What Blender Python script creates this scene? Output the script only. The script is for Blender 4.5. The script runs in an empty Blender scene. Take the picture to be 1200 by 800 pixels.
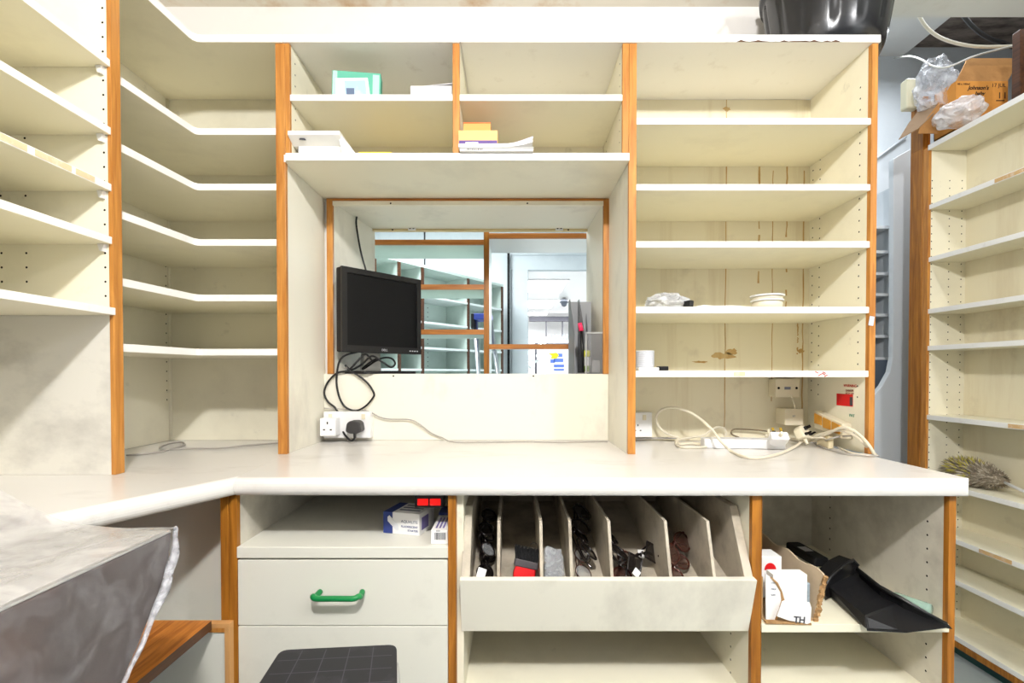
import bpy, bmesh, math, random
from mathutils import Vector, Matrix, Euler

# ------------------------------------------------------------------ camera, world, lights, exposure
SC = bpy.context.scene
COL = SC.collection
FPX = 567.0                       # focal length in pixels of a 1200 px wide frame
TH = math.radians(0.8)            # the camera looks very slightly down
PY0 = 437.0 + FPX*math.tan(TH)    # row of the optical axis (vertical lens shift)
CAMZ = 1.13
cam_d = bpy.data.cameras.new('camera'); cam = bpy.data.objects.new('camera', cam_d); COL.objects.link(cam)
cam.location = (0, 0, CAMZ); cam.rotation_euler = (math.pi/2 - TH, 0, 0)
cam_d.sensor_width = 36.0; cam_d.lens = FPX/1200*36.0
cam_d.shift_y = (PY0-400)/1200; cam_d.clip_start = 0.02; cam_d.clip_end = 60
SC.camera = cam
SC.view_settings.view_transform = 'Standard'; SC.view_settings.look = 'None'
SC.view_settings.gamma = 1.0; SC.view_settings.use_curve_mapping = False
SC.view_settings.exposure = 0.25
W = bpy.data.worlds.new('world'); SC.world = W; W.use_nodes = True
W.node_tree.nodes['Background'].inputs[0].default_value = (0.98, 0.985, 1.0, 1)
W.node_tree.nodes['Background'].inputs[1].default_value = 0.24
def area_light(name, loc, size, power, color=(1,1,1), rot=(0,0,0), size_y=None):
    d = bpy.data.lights.new(name, 'AREA'); d.energy = power; d.color = color
    d.size = size
    if size_y: d.shape = 'RECTANGLE'; d.size_y = size_y
    o = bpy.data.objects.new(name, d); COL.objects.link(o); o.location = loc; o.rotation_euler = rot
    return o
def bulb(name, loc, power, color, radius=.06):
    d = bpy.data.lights.new(name, 'POINT'); d.energy = power; d.color = color; d.shadow_soft_size = radius
    o = bpy.data.objects.new(name, d); COL.objects.link(o); o.location = loc
    return o
bulb('room_lamp', (0.10, -0.42, 2.30), 112, (0.985, 0.985, 1.0))
bulb('room_lamp', (1.42, -0.3, 2.30), 40, (0.985, 0.985, 1.0))
area_light('ceiling_light', (-1.1, 3.9, 2.9), 1.2, 150, (0.93, 0.975, 1.0), size_y=2.0)
area_light('ceiling_light', (0.9, 9.3, 2.56), 2.2, 300, (0.95, 0.97, 1.0), size_y=5.0)
area_light('ceiling_light', (1.85, 2.22, 2.78), 0.5, 9, (0.90, 0.95, 1.0), size_y=0.4)

# ------------------------------------------------------------------ pixel + true depth -> place
def _t(py): return (PY0-py)/FPX
def PZ(py, Y):
    t = _t(py); return CAMZ + Y*(t*math.cos(TH)-math.sin(TH))/(math.cos(TH)+t*math.sin(TH))
def PY(py, z):
    t = _t(py); return (z-CAMZ)*(math.cos(TH)+t*math.sin(TH))/(t*math.cos(TH)-math.sin(TH))
def PX(px, Y, z=CAMZ):
    return (px-600)/FPX*(Y*math.cos(TH)-(z-CAMZ)*math.sin(TH))
def P(px, py, Y):
    z = PZ(py, Y); return Vector((PX(px, Y, z), Y, z))
def PS(px, py, z):                # on a horizontal surface of height z
    Y = PY(py, z); return Vector((PX(px, Y, z), Y, z))

# ------------------------------------------------------------------ materials
def s2l(c): return c/12.92 if c <= 0.04045 else ((c+0.055)/1.055)**2.4
def rgb(h):
    if isinstance(h, str):
        h = h.lstrip('#'); h = [int(h[i:i+2], 16)/255 for i in (0, 2, 4)]
    else: h = [v/255 for v in h]
    return tuple(s2l(v) for v in h)+(1.0,)
def nn(nt, t, **kw):
    n = nt.nodes.new(t)
    for k, v in kw.items(): setattr(n, k, v)
    return n
def base_mat(name):
    m = bpy.data.materials.new(name); m.use_nodes = True
    return m, m.node_tree, m.node_tree.nodes['Principled BSDF']
def mat(name, col, rough=0.5, spec=0.4, dirt=None, dirt_scale=6.0, dirt_amt=0.5, lo=0.5, hi=0.75, stretch=(1,1,1),
        bump=0.0, bump_scale=60.0, metal=0.0, dirt2=None, d2_scale=20., d2_lo=.6, d2_hi=.8, d2_amt=.5, d2_stretch=(1,1,1)):
    m, nt, b = base_mat(name)
    b.inputs['Roughness'].default_value = rough; b.inputs['Metallic'].default_value = metal
    b.inputs['Specular IOR Level'].default_value = spec
    b.inputs['Base Color'].default_value = rgb(col)
    tc = nn(nt, 'ShaderNodeTexCoord')
    last = None
    def layer(colr, scale, amt, lo, hi, stretch, last):
        mp = nn(nt, 'ShaderNodeMapping'); mp.inputs['Scale'].default_value = stretch
        nt.links.new(tc.outputs['Object'], mp.inputs['Vector'])
        no = nn(nt, 'ShaderNodeTexNoise'); no.inputs['Scale'].default_value = scale; no.inputs['Detail'].default_value = 7
        no.inputs['Roughness'].default_value = .62
        nt.links.new(mp.outputs[0], no.inputs['Vector'])
        mr = nn(nt, 'ShaderNodeMapRange'); mr.inputs[1].default_value = lo; mr.inputs[2].default_value = hi
        mr.inputs[3].default_value = 0; mr.inputs[4].default_value = amt
        nt.links.new(no.outputs['Fac'], mr.inputs[0])
        mx = nn(nt, 'ShaderNodeMix', data_type='RGBA')
        nt.links.new(mr.outputs[0], mx.inputs[0])
        if last: nt.links.new(last, mx.inputs[6])
        else: mx.inputs[6].default_value = rgb(col)
        mx.inputs[7].default_value = rgb(colr)
        return mx.outputs[2]
    if dirt: last = layer(dirt, dirt_scale, dirt_amt, lo, hi, stretch, last)
    if dirt2: last = layer(dirt2, d2_scale, d2_amt, d2_lo, d2_hi, d2_stretch, last)
    if last: nt.links.new(last, b.inputs['Base Color'])
    if bump:
        no = nn(nt, 'ShaderNodeTexNoise'); no.inputs['Scale'].default_value = bump_scale; no.inputs['Detail'].default_value = 4
        nt.links.new(tc.outputs['Object'], no.inputs['Vector'])
        bp = nn(nt, 'ShaderNodeBump'); bp.inputs['Strength'].default_value = bump; bp.inputs['Distance'].default_value = .004
        nt.links.new(no.outputs['Fac'], bp.inputs['Height']); nt.links.new(bp.outputs[0], b.inputs['Normal'])
    return m
def wood(name, c1, c2, axis='Z', rough=0.38, scale=9.0):
    m, nt, b = base_mat(name)
    tc = nn(nt, 'ShaderNodeTexCoord'); mp = nn(nt, 'ShaderNodeMapping')
    st = {'Z': (9, 9, .7), 'X': (.7, 9, 9), 'Y': (9, .7, 9)}[axis]
    mp.inputs['Scale'].default_value = st
    nt.links.new(tc.outputs['Object'], mp.inputs['Vector'])
    no = nn(nt, 'ShaderNodeTexNoise'); no.inputs['Scale'].default_value = scale; no.inputs['Detail'].default_value = 6
    no.inputs['Distortion'].default_value = .6
    nt.links.new(mp.outputs[0], no.inputs['Vector'])
    cr = nn(nt, 'ShaderNodeValToRGB')
    cr.color_ramp.elements[0].position = .32; cr.color_ramp.elements[0].color = rgb(c2)
    cr.color_ramp.elements[1].position = .66; cr.color_ramp.elements[1].color = rgb(c1)
    nt.links.new(no.outputs['Fac'], cr.inputs[0]); nt.links.new(cr.outputs[0], b.inputs['Base Color'])
    b.inputs['Roughness'].default_value = rough; b.inputs['Specular IOR Level'].default_value = .35
    return m
def film(name, col, fac, rough=.25, noise=0.0, scale=20., bump=.5, bump_scale=30.):
    """thin clear or milky plastic: part see-through, part shiny white"""
    m = bpy.data.materials.new(name); m.use_nodes = True; nt = m.node_tree
    b = nt.nodes['Principled BSDF']; out = nt.nodes['Material Output']
    b.inputs['Base Color'].default_value = rgb(col); b.inputs['Roughness'].default_value = rough
    b.inputs['Specular IOR Level'].default_value = .8
    tr = nn(nt, 'ShaderNodeBsdfTransparent'); mx = nn(nt, 'ShaderNodeMixShader')
    tc = nn(nt, 'ShaderNodeTexCoord'); no = nn(nt, 'ShaderNodeTexNoise')
    no.inputs['Scale'].default_value = scale; no.inputs['Detail'].default_value = 8; no.inputs['Distortion'].default_value = 1.2
    nt.links.new(tc.outputs['Object'], no.inputs['Vector'])
    mr = nn(nt, 'ShaderNodeMapRange'); mr.inputs[1].default_value = .42; mr.inputs[2].default_value = .68
    mr.inputs[3].default_value = fac; mr.inputs[4].default_value = min(1, fac+noise)
    nt.links.new(no.outputs['Fac'], mr.inputs[0]); nt.links.new(mr.outputs[0], mx.inputs[0])
    n2 = nn(nt, 'ShaderNodeTexNoise'); n2.inputs['Scale'].default_value = bump_scale; n2.inputs['Detail'].default_value = 6
    n2.inputs['Distortion'].default_value = 1.5
    nt.links.new(tc.outputs['Object'], n2.inputs['Vector'])
    bp = nn(nt, 'ShaderNodeBump'); bp.inputs['Strength'].default_value = bump; bp.inputs['Distance'].default_value = .01
    nt.links.new(n2.outputs['Fac'], bp.inputs['Height']); nt.links.new(bp.outputs[0], b.inputs['Normal'])
    nt.links.new(tr.outputs[0], mx.inputs[1]); nt.links.new(b.outputs[0], mx.inputs[2]); nt.links.new(mx.outputs[0], out.inputs[0])
    return m
def glow(name, col, strength):
    m, nt, b = base_mat(name); b.inputs['Base Color'].default_value = rgb(col)
    b.inputs['Emission Color'].default_value = rgb(col); b.inputs['Emission Strength'].default_value = strength
    return m

M = {}
M['panel'] = mat('cream_laminate', (242,236,214), .45, .35, dirt=(168,160,138), dirt_scale=3.5, dirt_amt=.28, lo=.5, hi=.8,
                 dirt2=(120,112,98), d2_scale=16, d2_lo=.64, d2_hi=.82, d2_amt=.4)
M['stained'] = mat('stained_cream_laminate', (237,228,200), .5, .3, dirt=(186,160,112), dirt_scale=5, dirt_amt=.5, lo=.56, hi=.78, stretch=(2.2,1,.12),
                 dirt2=(150,128,95), d2_scale=7, d2_lo=.58, d2_hi=.8, d2_amt=.35)
M['shelf'] = mat('white_shelf_laminate', (242,236,212), .4, .4, dirt=(176,168,148), dirt_scale=4, dirt_amt=.3, lo=.52, hi=.8)
M['edge'] = mat('white_shelf_edging', (246,243,238), .3, .5, dirt=(190,180,170), dirt_scale=14, dirt_amt=.3, lo=.58, hi=.75)
M['worktop'] = mat('white_worktop_laminate', (229,225,220), .22, .5, dirt=(170,160,150), dirt_scale=3.2, dirt_amt=.5, lo=.55, hi=.8, stretch=(1,2.2,1),
                 dirt2=(150,140,130), d2_scale=22, d2_lo=.66, d2_hi=.8, d2_amt=.3)
M['niche'] = mat('smudged_cream_laminate', (238,233,217), .45, .35, dirt=(160,152,140), dirt_scale=5, dirt_amt=.45, lo=.52, hi=.78, stretch=(1,1,.6))
M['grimy'] = mat('grimy_grey_laminate', (216,210,194), .5, .3, dirt=(120,110,94), dirt_scale=7, dirt_amt=.55, lo=.45, hi=.75)
M['grey_panel'] = mat('smudged_grey_laminate', (222,218,208), .5, .3, dirt=(120,116,110), dirt_scale=4.5, dirt_amt=.5, lo=.5, hi=.78, stretch=(1,1,1.6))
M['black_satin'] = mat('satin_black_plastic', (20,20,22), .48, .35)
M['tray'] = mat('dirty_tray_laminate', (196,186,168), .55, .3, dirt=(96,84,70), dirt_scale=9, dirt_amt=.7, lo=.42, hi=.7)
M['drawer'] = mat('grey_white_laminate', (226,224,212), .42, .4, dirt=(150,146,132), dirt_scale=4, dirt_amt=.3, lo=.55, hi=.8,
                 dirt2=(110,105,98), d2_scale=30, d2_lo=.7, d2_hi=.8, d2_amt=.4)
M['wall'] = mat('white_wall_paint', (236,232,226), .6, .2, dirt=(186,178,166), dirt_scale=2.5, dirt_amt=.35, lo=.5, hi=.8)
M['ceil'] = mat('stained_ceiling_tile', (232,226,212), .8, .1, dirt=(190,140,70), dirt_scale=3.2, dirt_amt=.75, lo=.53, hi=.68)
M['ceil_white'] = mat('white_ceiling_board', (232,233,230), .8, .1, dirt=(180,170,150), dirt_scale=2, dirt_amt=.4, lo=.6, hi=.75)
M['void'] = mat('dark_void_boards', (140,130,122), .8, .1, dirt=(60,54,48), dirt_scale=6, dirt_amt=.8, lo=.4, hi=.65, stretch=(1,3,1))
M['floor'] = mat('grey_green_vinyl', (150,158,156), .35, .4, dirt=(70,74,72), dirt_scale=8, dirt_amt=.5, lo=.5, hi=.75)
M['teal'] = mat('dark_teal_plinth', (22,70,68), .4, .4)
M['bluewall'] = mat('pale_blue_paint', (214,220,224), .6, .2, dirt=(184,192,198), dirt_scale=3, dirt_amt=.4, lo=.5, hi=.75)
M['mint'] = mat('pale_mint_laminate', (204,219,211), .45, .35, dirt=(160,180,170), dirt_scale=5, dirt_amt=.3, lo=.5, hi=.75)
M['wood'] = wood('orange_wood_lipping', (203,141,68), (168,106,44))
M['wood_x'] = wood('orange_wood_rail', (192,126,58), (156,92,36), 'X')
M['wood_dark'] = wood('brown_wood_lipping', (178,116,40), (132,80,24))
M['wood_board'] = wood('orange_brown_wood_top', (206,132,56), (160,92,34), 'Y', scale=12)
M['wood_edge'] = wood('dark_board_edge', (92,58,36), (62,38,24), 'Y')
M['hole'] = mat('dark_peg_hole', (30,26,22), .9, .05)
M['stain'] = mat('brown_drip_stain', (196,156,98), .7, .1, dirt=(214,190,140), dirt_scale=30, dirt_amt=.8, lo=.4, hi=.7, stretch=(1,1,.3))
M['black'] = mat('black_plastic', (20,20,22), .35, .5)
M['black_matt'] = mat('matt_black_plastic', (24,24,26), .6, .3)
M['screen'] = mat('black_screen', (6,6,8), .45, .25)
M['cable_black'] = mat('black_cable', (26,25,25), .45, .4)
M['white_plastic'] = mat('white_plastic', (238,237,236), .3, .5)
M['cream_plastic'] = mat('cream_plastic', (226,216,190), .4, .4)
M['cable_white'] = mat('cream_white_cable', (226,217,196), .45, .4)
M['cable_grey'] = mat('grey_cable', (168,162,154), .5, .3)
M['grey_dark'] = mat('dark_grey_print', (70,70,76), .6, .2)
M['paper'] = mat('white_paper', (243,242,240), .7, .2)
M['red'] = mat('red_plastic', (214,24,28), .4, .4)
M['green'] = mat('green_plastic', (10,122,62), .3, .5)
M['alu'] = mat('brushed_aluminium', (190,196,200), .35, .5, metal=.8)
M['steel'] = mat('pale_metal', (200,200,198), .3, .5, metal=.6)

# ------------------------------------------------------------------ mesh builder
class MB:
    def __init__(s): s.bm = bmesh.new()
    def quad(s, pts, mi=0):
        f = s.bm.faces.new([s.bm.verts.new(Vector(p)) for p in pts]); f.material_index = mi; return f
    def box(s, x0, x1, y0, y1, z0, z1, mi=0, front=None):
        v = [s.bm.verts.new(c) for c in ((x0,y0,z0),(x1,y0,z0),(x1,y1,z0),(x0,y1,z0),(x0,y0,z1),(x1,y0,z1),(x1,y1,z1),(x0,y1,z1))]
        for i, q in enumerate(((0,3,2,1),(4,5,6,7),(0,1,5,4),(1,2,6,5),(2,3,7,6),(3,0,4,7))):
            f = s.bm.faces.new([v[k] for k in q]); f.material_index = mi
            if front is not None and i == 2: f.material_index = front
        return s
    def obox(s, c, size, rot=(0,0,0), mi=0):
        R = Euler(rot).to_matrix(); c = Vector(c); h = Vector(size)/2
        v = [s.bm.verts.new(c + R@Vector((a*h.x, b*h.y, d*h.z))) for a,b,d in ((-1,-1,-1),(1,-1,-1),(1,1,-1),(-1,1,-1),(-1,-1,1),(1,-1,1),(1,1,1),(-1,1,1))]
        for q in ((0,3,2,1),(4,5,6,7),(0,1,5,4),(1,2,6,5),(2,3,7,6),(3,0,4,7)):
            s.bm.faces.new([v[k] for k in q]).material_index = mi
        return s
    def prism(s, poly, a, b, axis='z', mi=0):
        """extrude a 2-D outline from a to b along an axis (x: poly=(y,z); y: poly=(x,z); z: poly=(x,y))"""
        mk = {'z': lambda p, t: (p[0], p[1], t), 'y': lambda p, t: (p[0], t, p[1]), 'x': lambda p, t: (t, p[0], p[1])}[axis]
        lo = [s.bm.verts.new(mk(p, a)) for p in poly]; hi = [s.bm.verts.new(mk(p, b)) for p in poly]
        n = len(poly); fs = [s.bm.faces.new(lo[::-1]), s.bm.faces.new(hi)]
        for i in range(n): fs.append(s.bm.faces.new((lo[i], lo[(i+1)%n], hi[(i+1)%n], hi[i])))
        for f in fs: f.material_index = mi
        bmesh.ops.recalc_face_normals(s.bm, faces=fs)
        return s
    def tube(s, pts, r, n=8, mi=0, closed=False, cap=True, flat=1.0):
        pts = [Vector(p) for p in pts]; N = len(pts); rings = []
        T = []
        for i in range(N):
            a = pts[(i-1)%N] if (closed or i > 0) else pts[i]; b = pts[(i+1)%N] if (closed or i < N-1) else pts[i]
            t = (b-a); T.append(t.normalized() if t.length > 1e-9 else Vector((0,0,1)))
        u = T[0].orthogonal().normalized()
        for i in range(N):
            u = (u - T[i]*u.dot(T[i])); u = u.normalized() if u.length > 1e-6 else T[i].orthogonal().normalized()
            w = T[i].cross(u); rr = r[i] if isinstance(r, (list, tuple)) else r
            rings.append([s.bm.verts.new(pts[i] + u*math.cos(2*math.pi*k/n)*rr + w*math.sin(2*math.pi*k/n)*rr*flat) for k in range(n)])
        for i in range(N if closed else N-1):
            A, B = rings[i], rings[(i+1)%N]
            for k in range(n):
                f = s.bm.faces.new((A[k], A[(k+1)%n], B[(k+1)%n], B[k])); f.material_index = mi; f.smooth = True
        if cap and not closed:
            s.bm.faces.new(rings[0][::-1]).material_index = mi; s.bm.faces.new(rings[-1]).material_index = mi
        return s
    def lathe(s, prof, c=(0,0,0), n=32, mi=0, smooth=True, wob=None):
        c = Vector(c); rings = []
        for j, (r, z) in enumerate(prof):
            ring = []
            for k in range(n):
                a = 2*math.pi*k/n; rr = r*(wob(a, z) if wob else 1)
                ring.append(s.bm.verts.new(c + Vector((rr*math.cos(a), rr*math.sin(a), z))))
            rings.append(ring)
        for A, B in zip(rings, rings[1:]):
            for k in range(n):
                f = s.bm.faces.new((A[k], A[(k+1)%n], B[(k+1)%n], B[k])); f.smooth = smooth; f.material_index = mi
        if prof[0][0] > 1e-6: s.bm.faces.new(rings[0][::-1]).material_index = mi
        if prof[-1][0] > 1e-6: s.bm.faces.new(rings[-1]).material_index = mi
        return s
    def dot(s, c, nrm, r=.0026, mi=1, n=8):
        """a peg hole: a small dark disc set in a board's face"""
        c = Vector(c); nrm = Vector(nrm); u = nrm.orthogonal().normalized(); w = nrm.cross(u)
        c = c + nrm*.0004
        f = s.bm.faces.new([s.bm.verts.new(c + u*math.cos(2*math.pi*k/n)*r + w*math.sin(2*math.pi*k/n)*r) for k in range(n)])
        f.material_index = mi
        return s
    def xform(s, mtx):
        bmesh.ops.transform(s.bm, matrix=mtx, verts=s.bm.verts); return s
    def build(s, name, mats, parent=None, bevel=0, seg=2, local=False, smooth=False):
        off = Vector((0,0,0))
        if parent is not None and not local:
            q = parent
            while q is not None: off = off + q.location; q = q.parent
        if off.length: bmesh.ops.translate(s.bm, vec=-off, verts=s.bm.verts)
        me = bpy.data.meshes.new(name)
        bmesh.ops.recalc_face_normals(s.bm, faces=[f for f in s.bm.faces if len(f.verts) <= 4 and f.material_index == 0])
        s.bm.to_mesh(me); s.bm.free()
        if smooth:
            for p in me.polygons: p.use_smooth = True
        for m in (mats if isinstance(mats, (list, tuple)) else [mats]): me.materials.append(m)
        o = bpy.data.objects.new(name, me); COL.objects.link(o)
        if parent is not None: o.parent = parent
        if bevel:
            b = o.modifiers.new('bevel', 'BEVEL'); b.width = bevel; b.segments = seg; b.limit_method = 'ANGLE'; b.angle_limit = math.radians(40)
        return o
def thing(name, label, cat, loc=(0,0,0), rot=(0,0,0), group=None):
    o = bpy.data.objects.new(name, None); COL.objects.link(o); o.empty_display_size = .05
    o.location = loc; o.rotation_euler = rot
    return tag(o, label, cat, group)
def tag(o, label, cat, group=None):
    o['label'] = label; o['category'] = cat
    if group: o['group'] = group
    return o
def struct(o): o['kind'] = 'structure'; return o
def smooth_path(pts, k=8, closed=False):
    pts = [Vector(p) for p in pts]; n = len(pts); out = []
    rng = range(n if closed else n-1)
    for i in rng:
        p0 = pts[(i-1)%n] if (closed or i > 0) else pts[i]*2-pts[i+1]
        p1 = pts[i]; p2 = pts[(i+1)%n]
        p3 = pts[(i+2)%n] if (closed or i+2 < n) else p2*2-p1
        for j in range(k):
            t = j/k; t2 = t*t; t3 = t2*t
            out.append(.5*((2*p1)+(p2-p0)*t+(2*p0-5*p1+4*p2-p3)*t2+(3*p1-p0-3*p2+p3)*t3))
    if not closed: out.append(pts[-1])
    return out
def lettering(name, body, size, loc, rot, material, parent, depth=.0003, spacing=1.0, align='LEFT', local=False, shear=0, bold=0):
    cu = bpy.data.curves.new(name, 'FONT'); cu.body = body; cu.size = size; cu.extrude = depth; cu.align_x = align
    cu.space_character = spacing; cu.shear = shear; cu.offset = bold
    t = bpy.data.objects.new(name, cu); COL.objects.link(t)
    bpy.context.view_layer.update()
    me = bpy.data.meshes.new_from_object(t.evaluated_get(bpy.context.evaluated_depsgraph_get()))
    bpy.data.objects.remove(t); bpy.data.curves.remove(cu)
    o = bpy.data.objects.new(name, me); COL.objects.link(o); me.materials.clear(); me.materials.append(material)
    o.parent = parent
    off = Vector((0,0,0))
    if not local:
        q = parent
        while q is not None: off += q.location; q = q.parent
    o.location = Vector(loc)-off; o.rotation_euler = rot
    return o
def fillet(poly, idx, r, n=5):
    out = []
    for i, p in enumerate(poly):
        if i not in idx: out.append(p); continue
        p = Vector(p); a = (Vector(poly[i-1])-p).normalized(); b = (Vector(poly[(i+1)%len(poly)])-p).normalized()
        for k in range(n+1):
            t = k/n; q = (p+a*r)*(1-t)**2 + p*2*t*(1-t) + (p+b*r)*t*t
            out.append(tuple(q))
    return out

# ------------------------------------------------------------------ key planes of the room (metres)
YF, YL, YU, YB, YW, YH = 1.05, 1.07, 1.367, 1.648, 1.664, 1.97
XL = -1.165                       # face of the left-hand boards
ZT = 0.90                         # worktop
ZCAP0, ZCAP1 = PZ(50.5, YU), PZ(41.5, YU)
ZCEIL = PZ(8, YW)
HX0, HX1 = PX(391, YB), PX(706.5, YB)          # hatch opening at the niche
HB0, HB1 = PX(440, YH), PX(687, YH)            # and on its far side
HZ0, HZ1 = 1.127, PZ(237, YB)

# ------------------------------------------------------------------ the room
b = MB(); b.box(-1.4, 3.2, -1.8, 2.9, -.06, 0); struct(b.build('floor', M['floor']))
b = MB(); b.box(-5, 4, 2.9, 13, -.06, 0); struct(b.build('floor', M['floor']))
b = MB()
b.box(-1.30, HX0, YW, YH, 0, ZCEIL); b.box(HX1, 1.004, YW, YH, 0, ZCEIL)
b.box(HX0, HX1, YW, YH, 0, HZ0-.018); b.box(HX0, HX1, YW, YH, HZ1+.012, ZCEIL)
struct(b.build('wall_back', M['wall']))
b = MB(); b.box(-1.30, -1.18, -1.8, YW, 0, ZCEIL); struct(b.build('wall_left', M['wall']))
b = MB(); b.box(1.95, 2.02, -1.8, 2.75, 0, 2.085); struct(b.build('wall_right', M['bluewall']))
b = MB(); b.box(-1.30, 1.035, -1.8, YH, ZCEIL, ZCEIL+.02); struct(b.build('ceiling', M['ceil']))
YE = 1.712                         # where the lower ceiling stops on the right
b = MB(); b.box(1.035, 3.1, -1.8, YE, ZCEIL, ZCEIL+.02); struct(b.build('ceiling', M['ceil_white']))
ZH = PZ(66, 2.75)
b = MB(); b.box(1.035, 3.1, YE-.02, YE, ZCEIL+.02, ZH); struct(b.build('ceiling_upstand', M['ceil_white']))
xv = PX(1066, 2.70, ZH)
b = MB(); b.box(1.0, xv, YE, 2.8, ZH, ZH+.02); struct(b.build('ceiling', M['ceil_white']))
b = MB(); b.box(xv, 3.1, YE, 2.8, ZH+.05, ZH+.07); b.box(3.0, 3.1, -1.8, 2.8, 2.06, ZH+.05)
b.box(xv, xv+.02, YE, 2.8, ZH+.02, ZH+.05)
for k in range(2): b.box(xv, 3.0, 1.98+k*.38, 2.01+k*.38, ZH+.02, ZH+.05)
struct(b.build('ceiling_void', M['void']))
b = MB(); b.box(2.02, 3.0, -1.8, 2.75, 2.05, 2.07); struct(b.build('ceiling_ledge', M['void']))
b = MB(); b.box(1.25, 3.1, 2.75, 2.80, 0, ZH+.07); struct(b.build('wall_passage', M['bluewall']))
b = MB(); b.box(1.25, 2.0, 2.70, 2.75, PZ(75, 2.7), ZH-.0005); struct(b.build('trim_1', M['black_matt']))
b = MB(); b.box(1.25, 2.0, 2.735, 2.75, PZ(208, 2.74), PZ(205, 2.74)); struct(b.build('trim_2', M['bluewall']))
b = MB(); b.tube([P(1018,192,2.735), P(1062,160,2.735)], .006); struct(b.build('trim_3', M['bluewall']))
b = MB(); b.box(1.20, 1.25, YH, 5.9, 0, 2.95); struct(b.build('wall_partition', M['bluewall']))
# partition with a curved cut-out, seen through the gap on the right
Yp = 2.34
pts = [(1010,600),(1010,478),(1022,466),(1034,452),(1043,436),(1046.5,418),(1047,398),(1047,186),(1068,174),(1090,168),(1090,600)]
b = MB(); b.prism([(PX(x,Yp,PZ(min(y,560),Yp)), PZ(y,Yp) if y < 600 else 0.0) for x,y in pts], Yp, Yp+.03, 'y'); struct(b.build('wall_passage_screen', M['bluewall'], bevel=.002))

# the room beyond the hatch
b = MB(); b.box(-5, PX(619,5.9), 5.9, 6.0, 0, 2.95); b.box(PX(619,5.9), 1.4, 5.9, 6.0, PZ(316,5.9), 2.95); b.box(1.10,1.4,5.9,6.0,0,PZ(316,5.9))
struct(b.build('wall_storeroom', M['bluewall']))
b = MB(); b.box(-5, 1.25, YH, 6.0, 2.95, 3.0); struct(b.build('ceiling', M['ceil_white']))
b = MB(); b.box(-5.1, -5, YH, 6.0, 0, 2.95); struct(b.build('wall_storeroom_left', M['bluewall']))
b = MB(); b.box(-5, -1.30, YH, YH+.05, 0, 2.95); struct(b.build('wall_storeroom_front', M['bluewall']))
b = MB(); b.box(PX(600,5.85), PX(619,5.85)-.003, 5.86, 5.899, 0, PZ(316,5.86)); struct(b.build('door_1', M['bluewall'], bevel=.003))
b = MB(); b.box(PX(598.5,5.85), 1.10, 5.86, 5.899, PZ(316,5.86), PZ(297,5.86)); b.box(PX(598.5,5.85), 1.10, 5.84, 5.86, PZ(299,5.86), PZ(297,5.86)); struct(b.build('trim_4', M['bluewall']))
b = MB(); b.box(PX(594.5,5.8), PX(597.3,5.8), 5.80, 5.86, 0, PZ(296,5.8)); struct(b.build('trim_5', M['black_matt']))
b = MB(); b.box(PX(497,5.88), PX(498.5,5.88), 5.885, 5.899, 0, 2.95); struct(b.build('trim_6', M['grey_dark']))
# the bright shop behind that opening
b = MB(); b.box(-3, 4, 13, 13.1, 0, 2.62); struct(b.build('wall_shop', M['white_plastic']))
b = MB(); b.box(-3, 4, 6.0, 13, 2.6, 2.65); struct(b.build('ceiling', M['white_plastic']))
b = MB(); b.box(-3.1, -3, 6.0, 13, 0, 2.6); struct(b.build('wall_shop_left', M['white_plastic']))
b = MB(); b.box(4, 4.1, 6.0, 13, 0, 2.6); struct(b.build('wall_shop_right', M['white_plastic']))

# ------------------------------------------------------------------ shelving
PIN = .032
def holes(b, face, u, zs, nrm):
    """a column of peg holes; face tells the fixed axis"""
    for z in zs:
        b.dot((face, u, z) if nrm[0] else (u, face, z), nrm)
def zrange(a, c):
    z = a; out = []
    while z < c: out.append(z); z += PIN
    return out
def shelf_board(parent, x0, x1, y0, y1, zc, th=.018, edge='y', mats=None, label=None):
    """one board with its pale edging strip along the front"""
    b = MB(); b.box(x0, x1, y0, y1, zc-th/2, zc+th/2)
    o = b.build('shelf', (mats or [M['shelf'], M['edge']]), parent, bevel=.0012)
    for p in o.data.polygons:
        n = p.normal
        if (edge == 'y' and n.y < -.9) or (edge == 'x' and n.x > .9) or (edge == '-x' and n.x < -.9): p.material_index = 1
    if label: o['label'] = label
    return o

# left-hand unit against the left wall (only its far end is in the picture)
LE = PX(135.5, 1.092)                   # front of its lipping
LX = LE-.010
t = thing('wall_shelving', 'tall cream shelving unit along the left edge of the room, five shelves above bare worktop', 'shelving unit', (-1.0, .8, ZT), group='cream shelving units')
YS, YS1 = 1.090, 1.114
zsh = {k: PZ(y, YS) for k, y in dict(A=74.5, B=154, C=220, D=282, E=365).items()}
b = MB(); b.box(XL, LX, YS, YS1, zsh['E']-.008, ZCAP0)
for u in (PX(125, YS), PX(33, YS), PX(4, YS)): holes(b, YS, u, zrange(zsh['E']+.035, ZCAP0-.03), (0,-1,0))
b.build('side_panel', [M['panel'], M['hole']], t)
b = MB(); b.box(XL, LX, YS, YS1, ZT+.0005, zsh['E']-.0085); b.build('lower_panel', M['grey_panel'], t)
b = MB(); b.box(LX, LE, YS-.001, YS1+.001, ZT+.0005, ZCAP0); b.build('edge_lipping', M['wood'], t, bevel=.001)
b = MB(); b.box(XL-.0145, XL, .2, YS1, ZT+.001, ZCAP0); b.build('back_panel', M['panel'], t)
b = MB(); b.box(XL, LX, .2, .22, 1.02, ZCAP0); b.build('side_panel', M['panel'], t)
b = MB(); b.box(LX, LE, .2, .22, 1.02, ZCAP0); b.build('edge_lipping', M['wood'], t)
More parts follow.
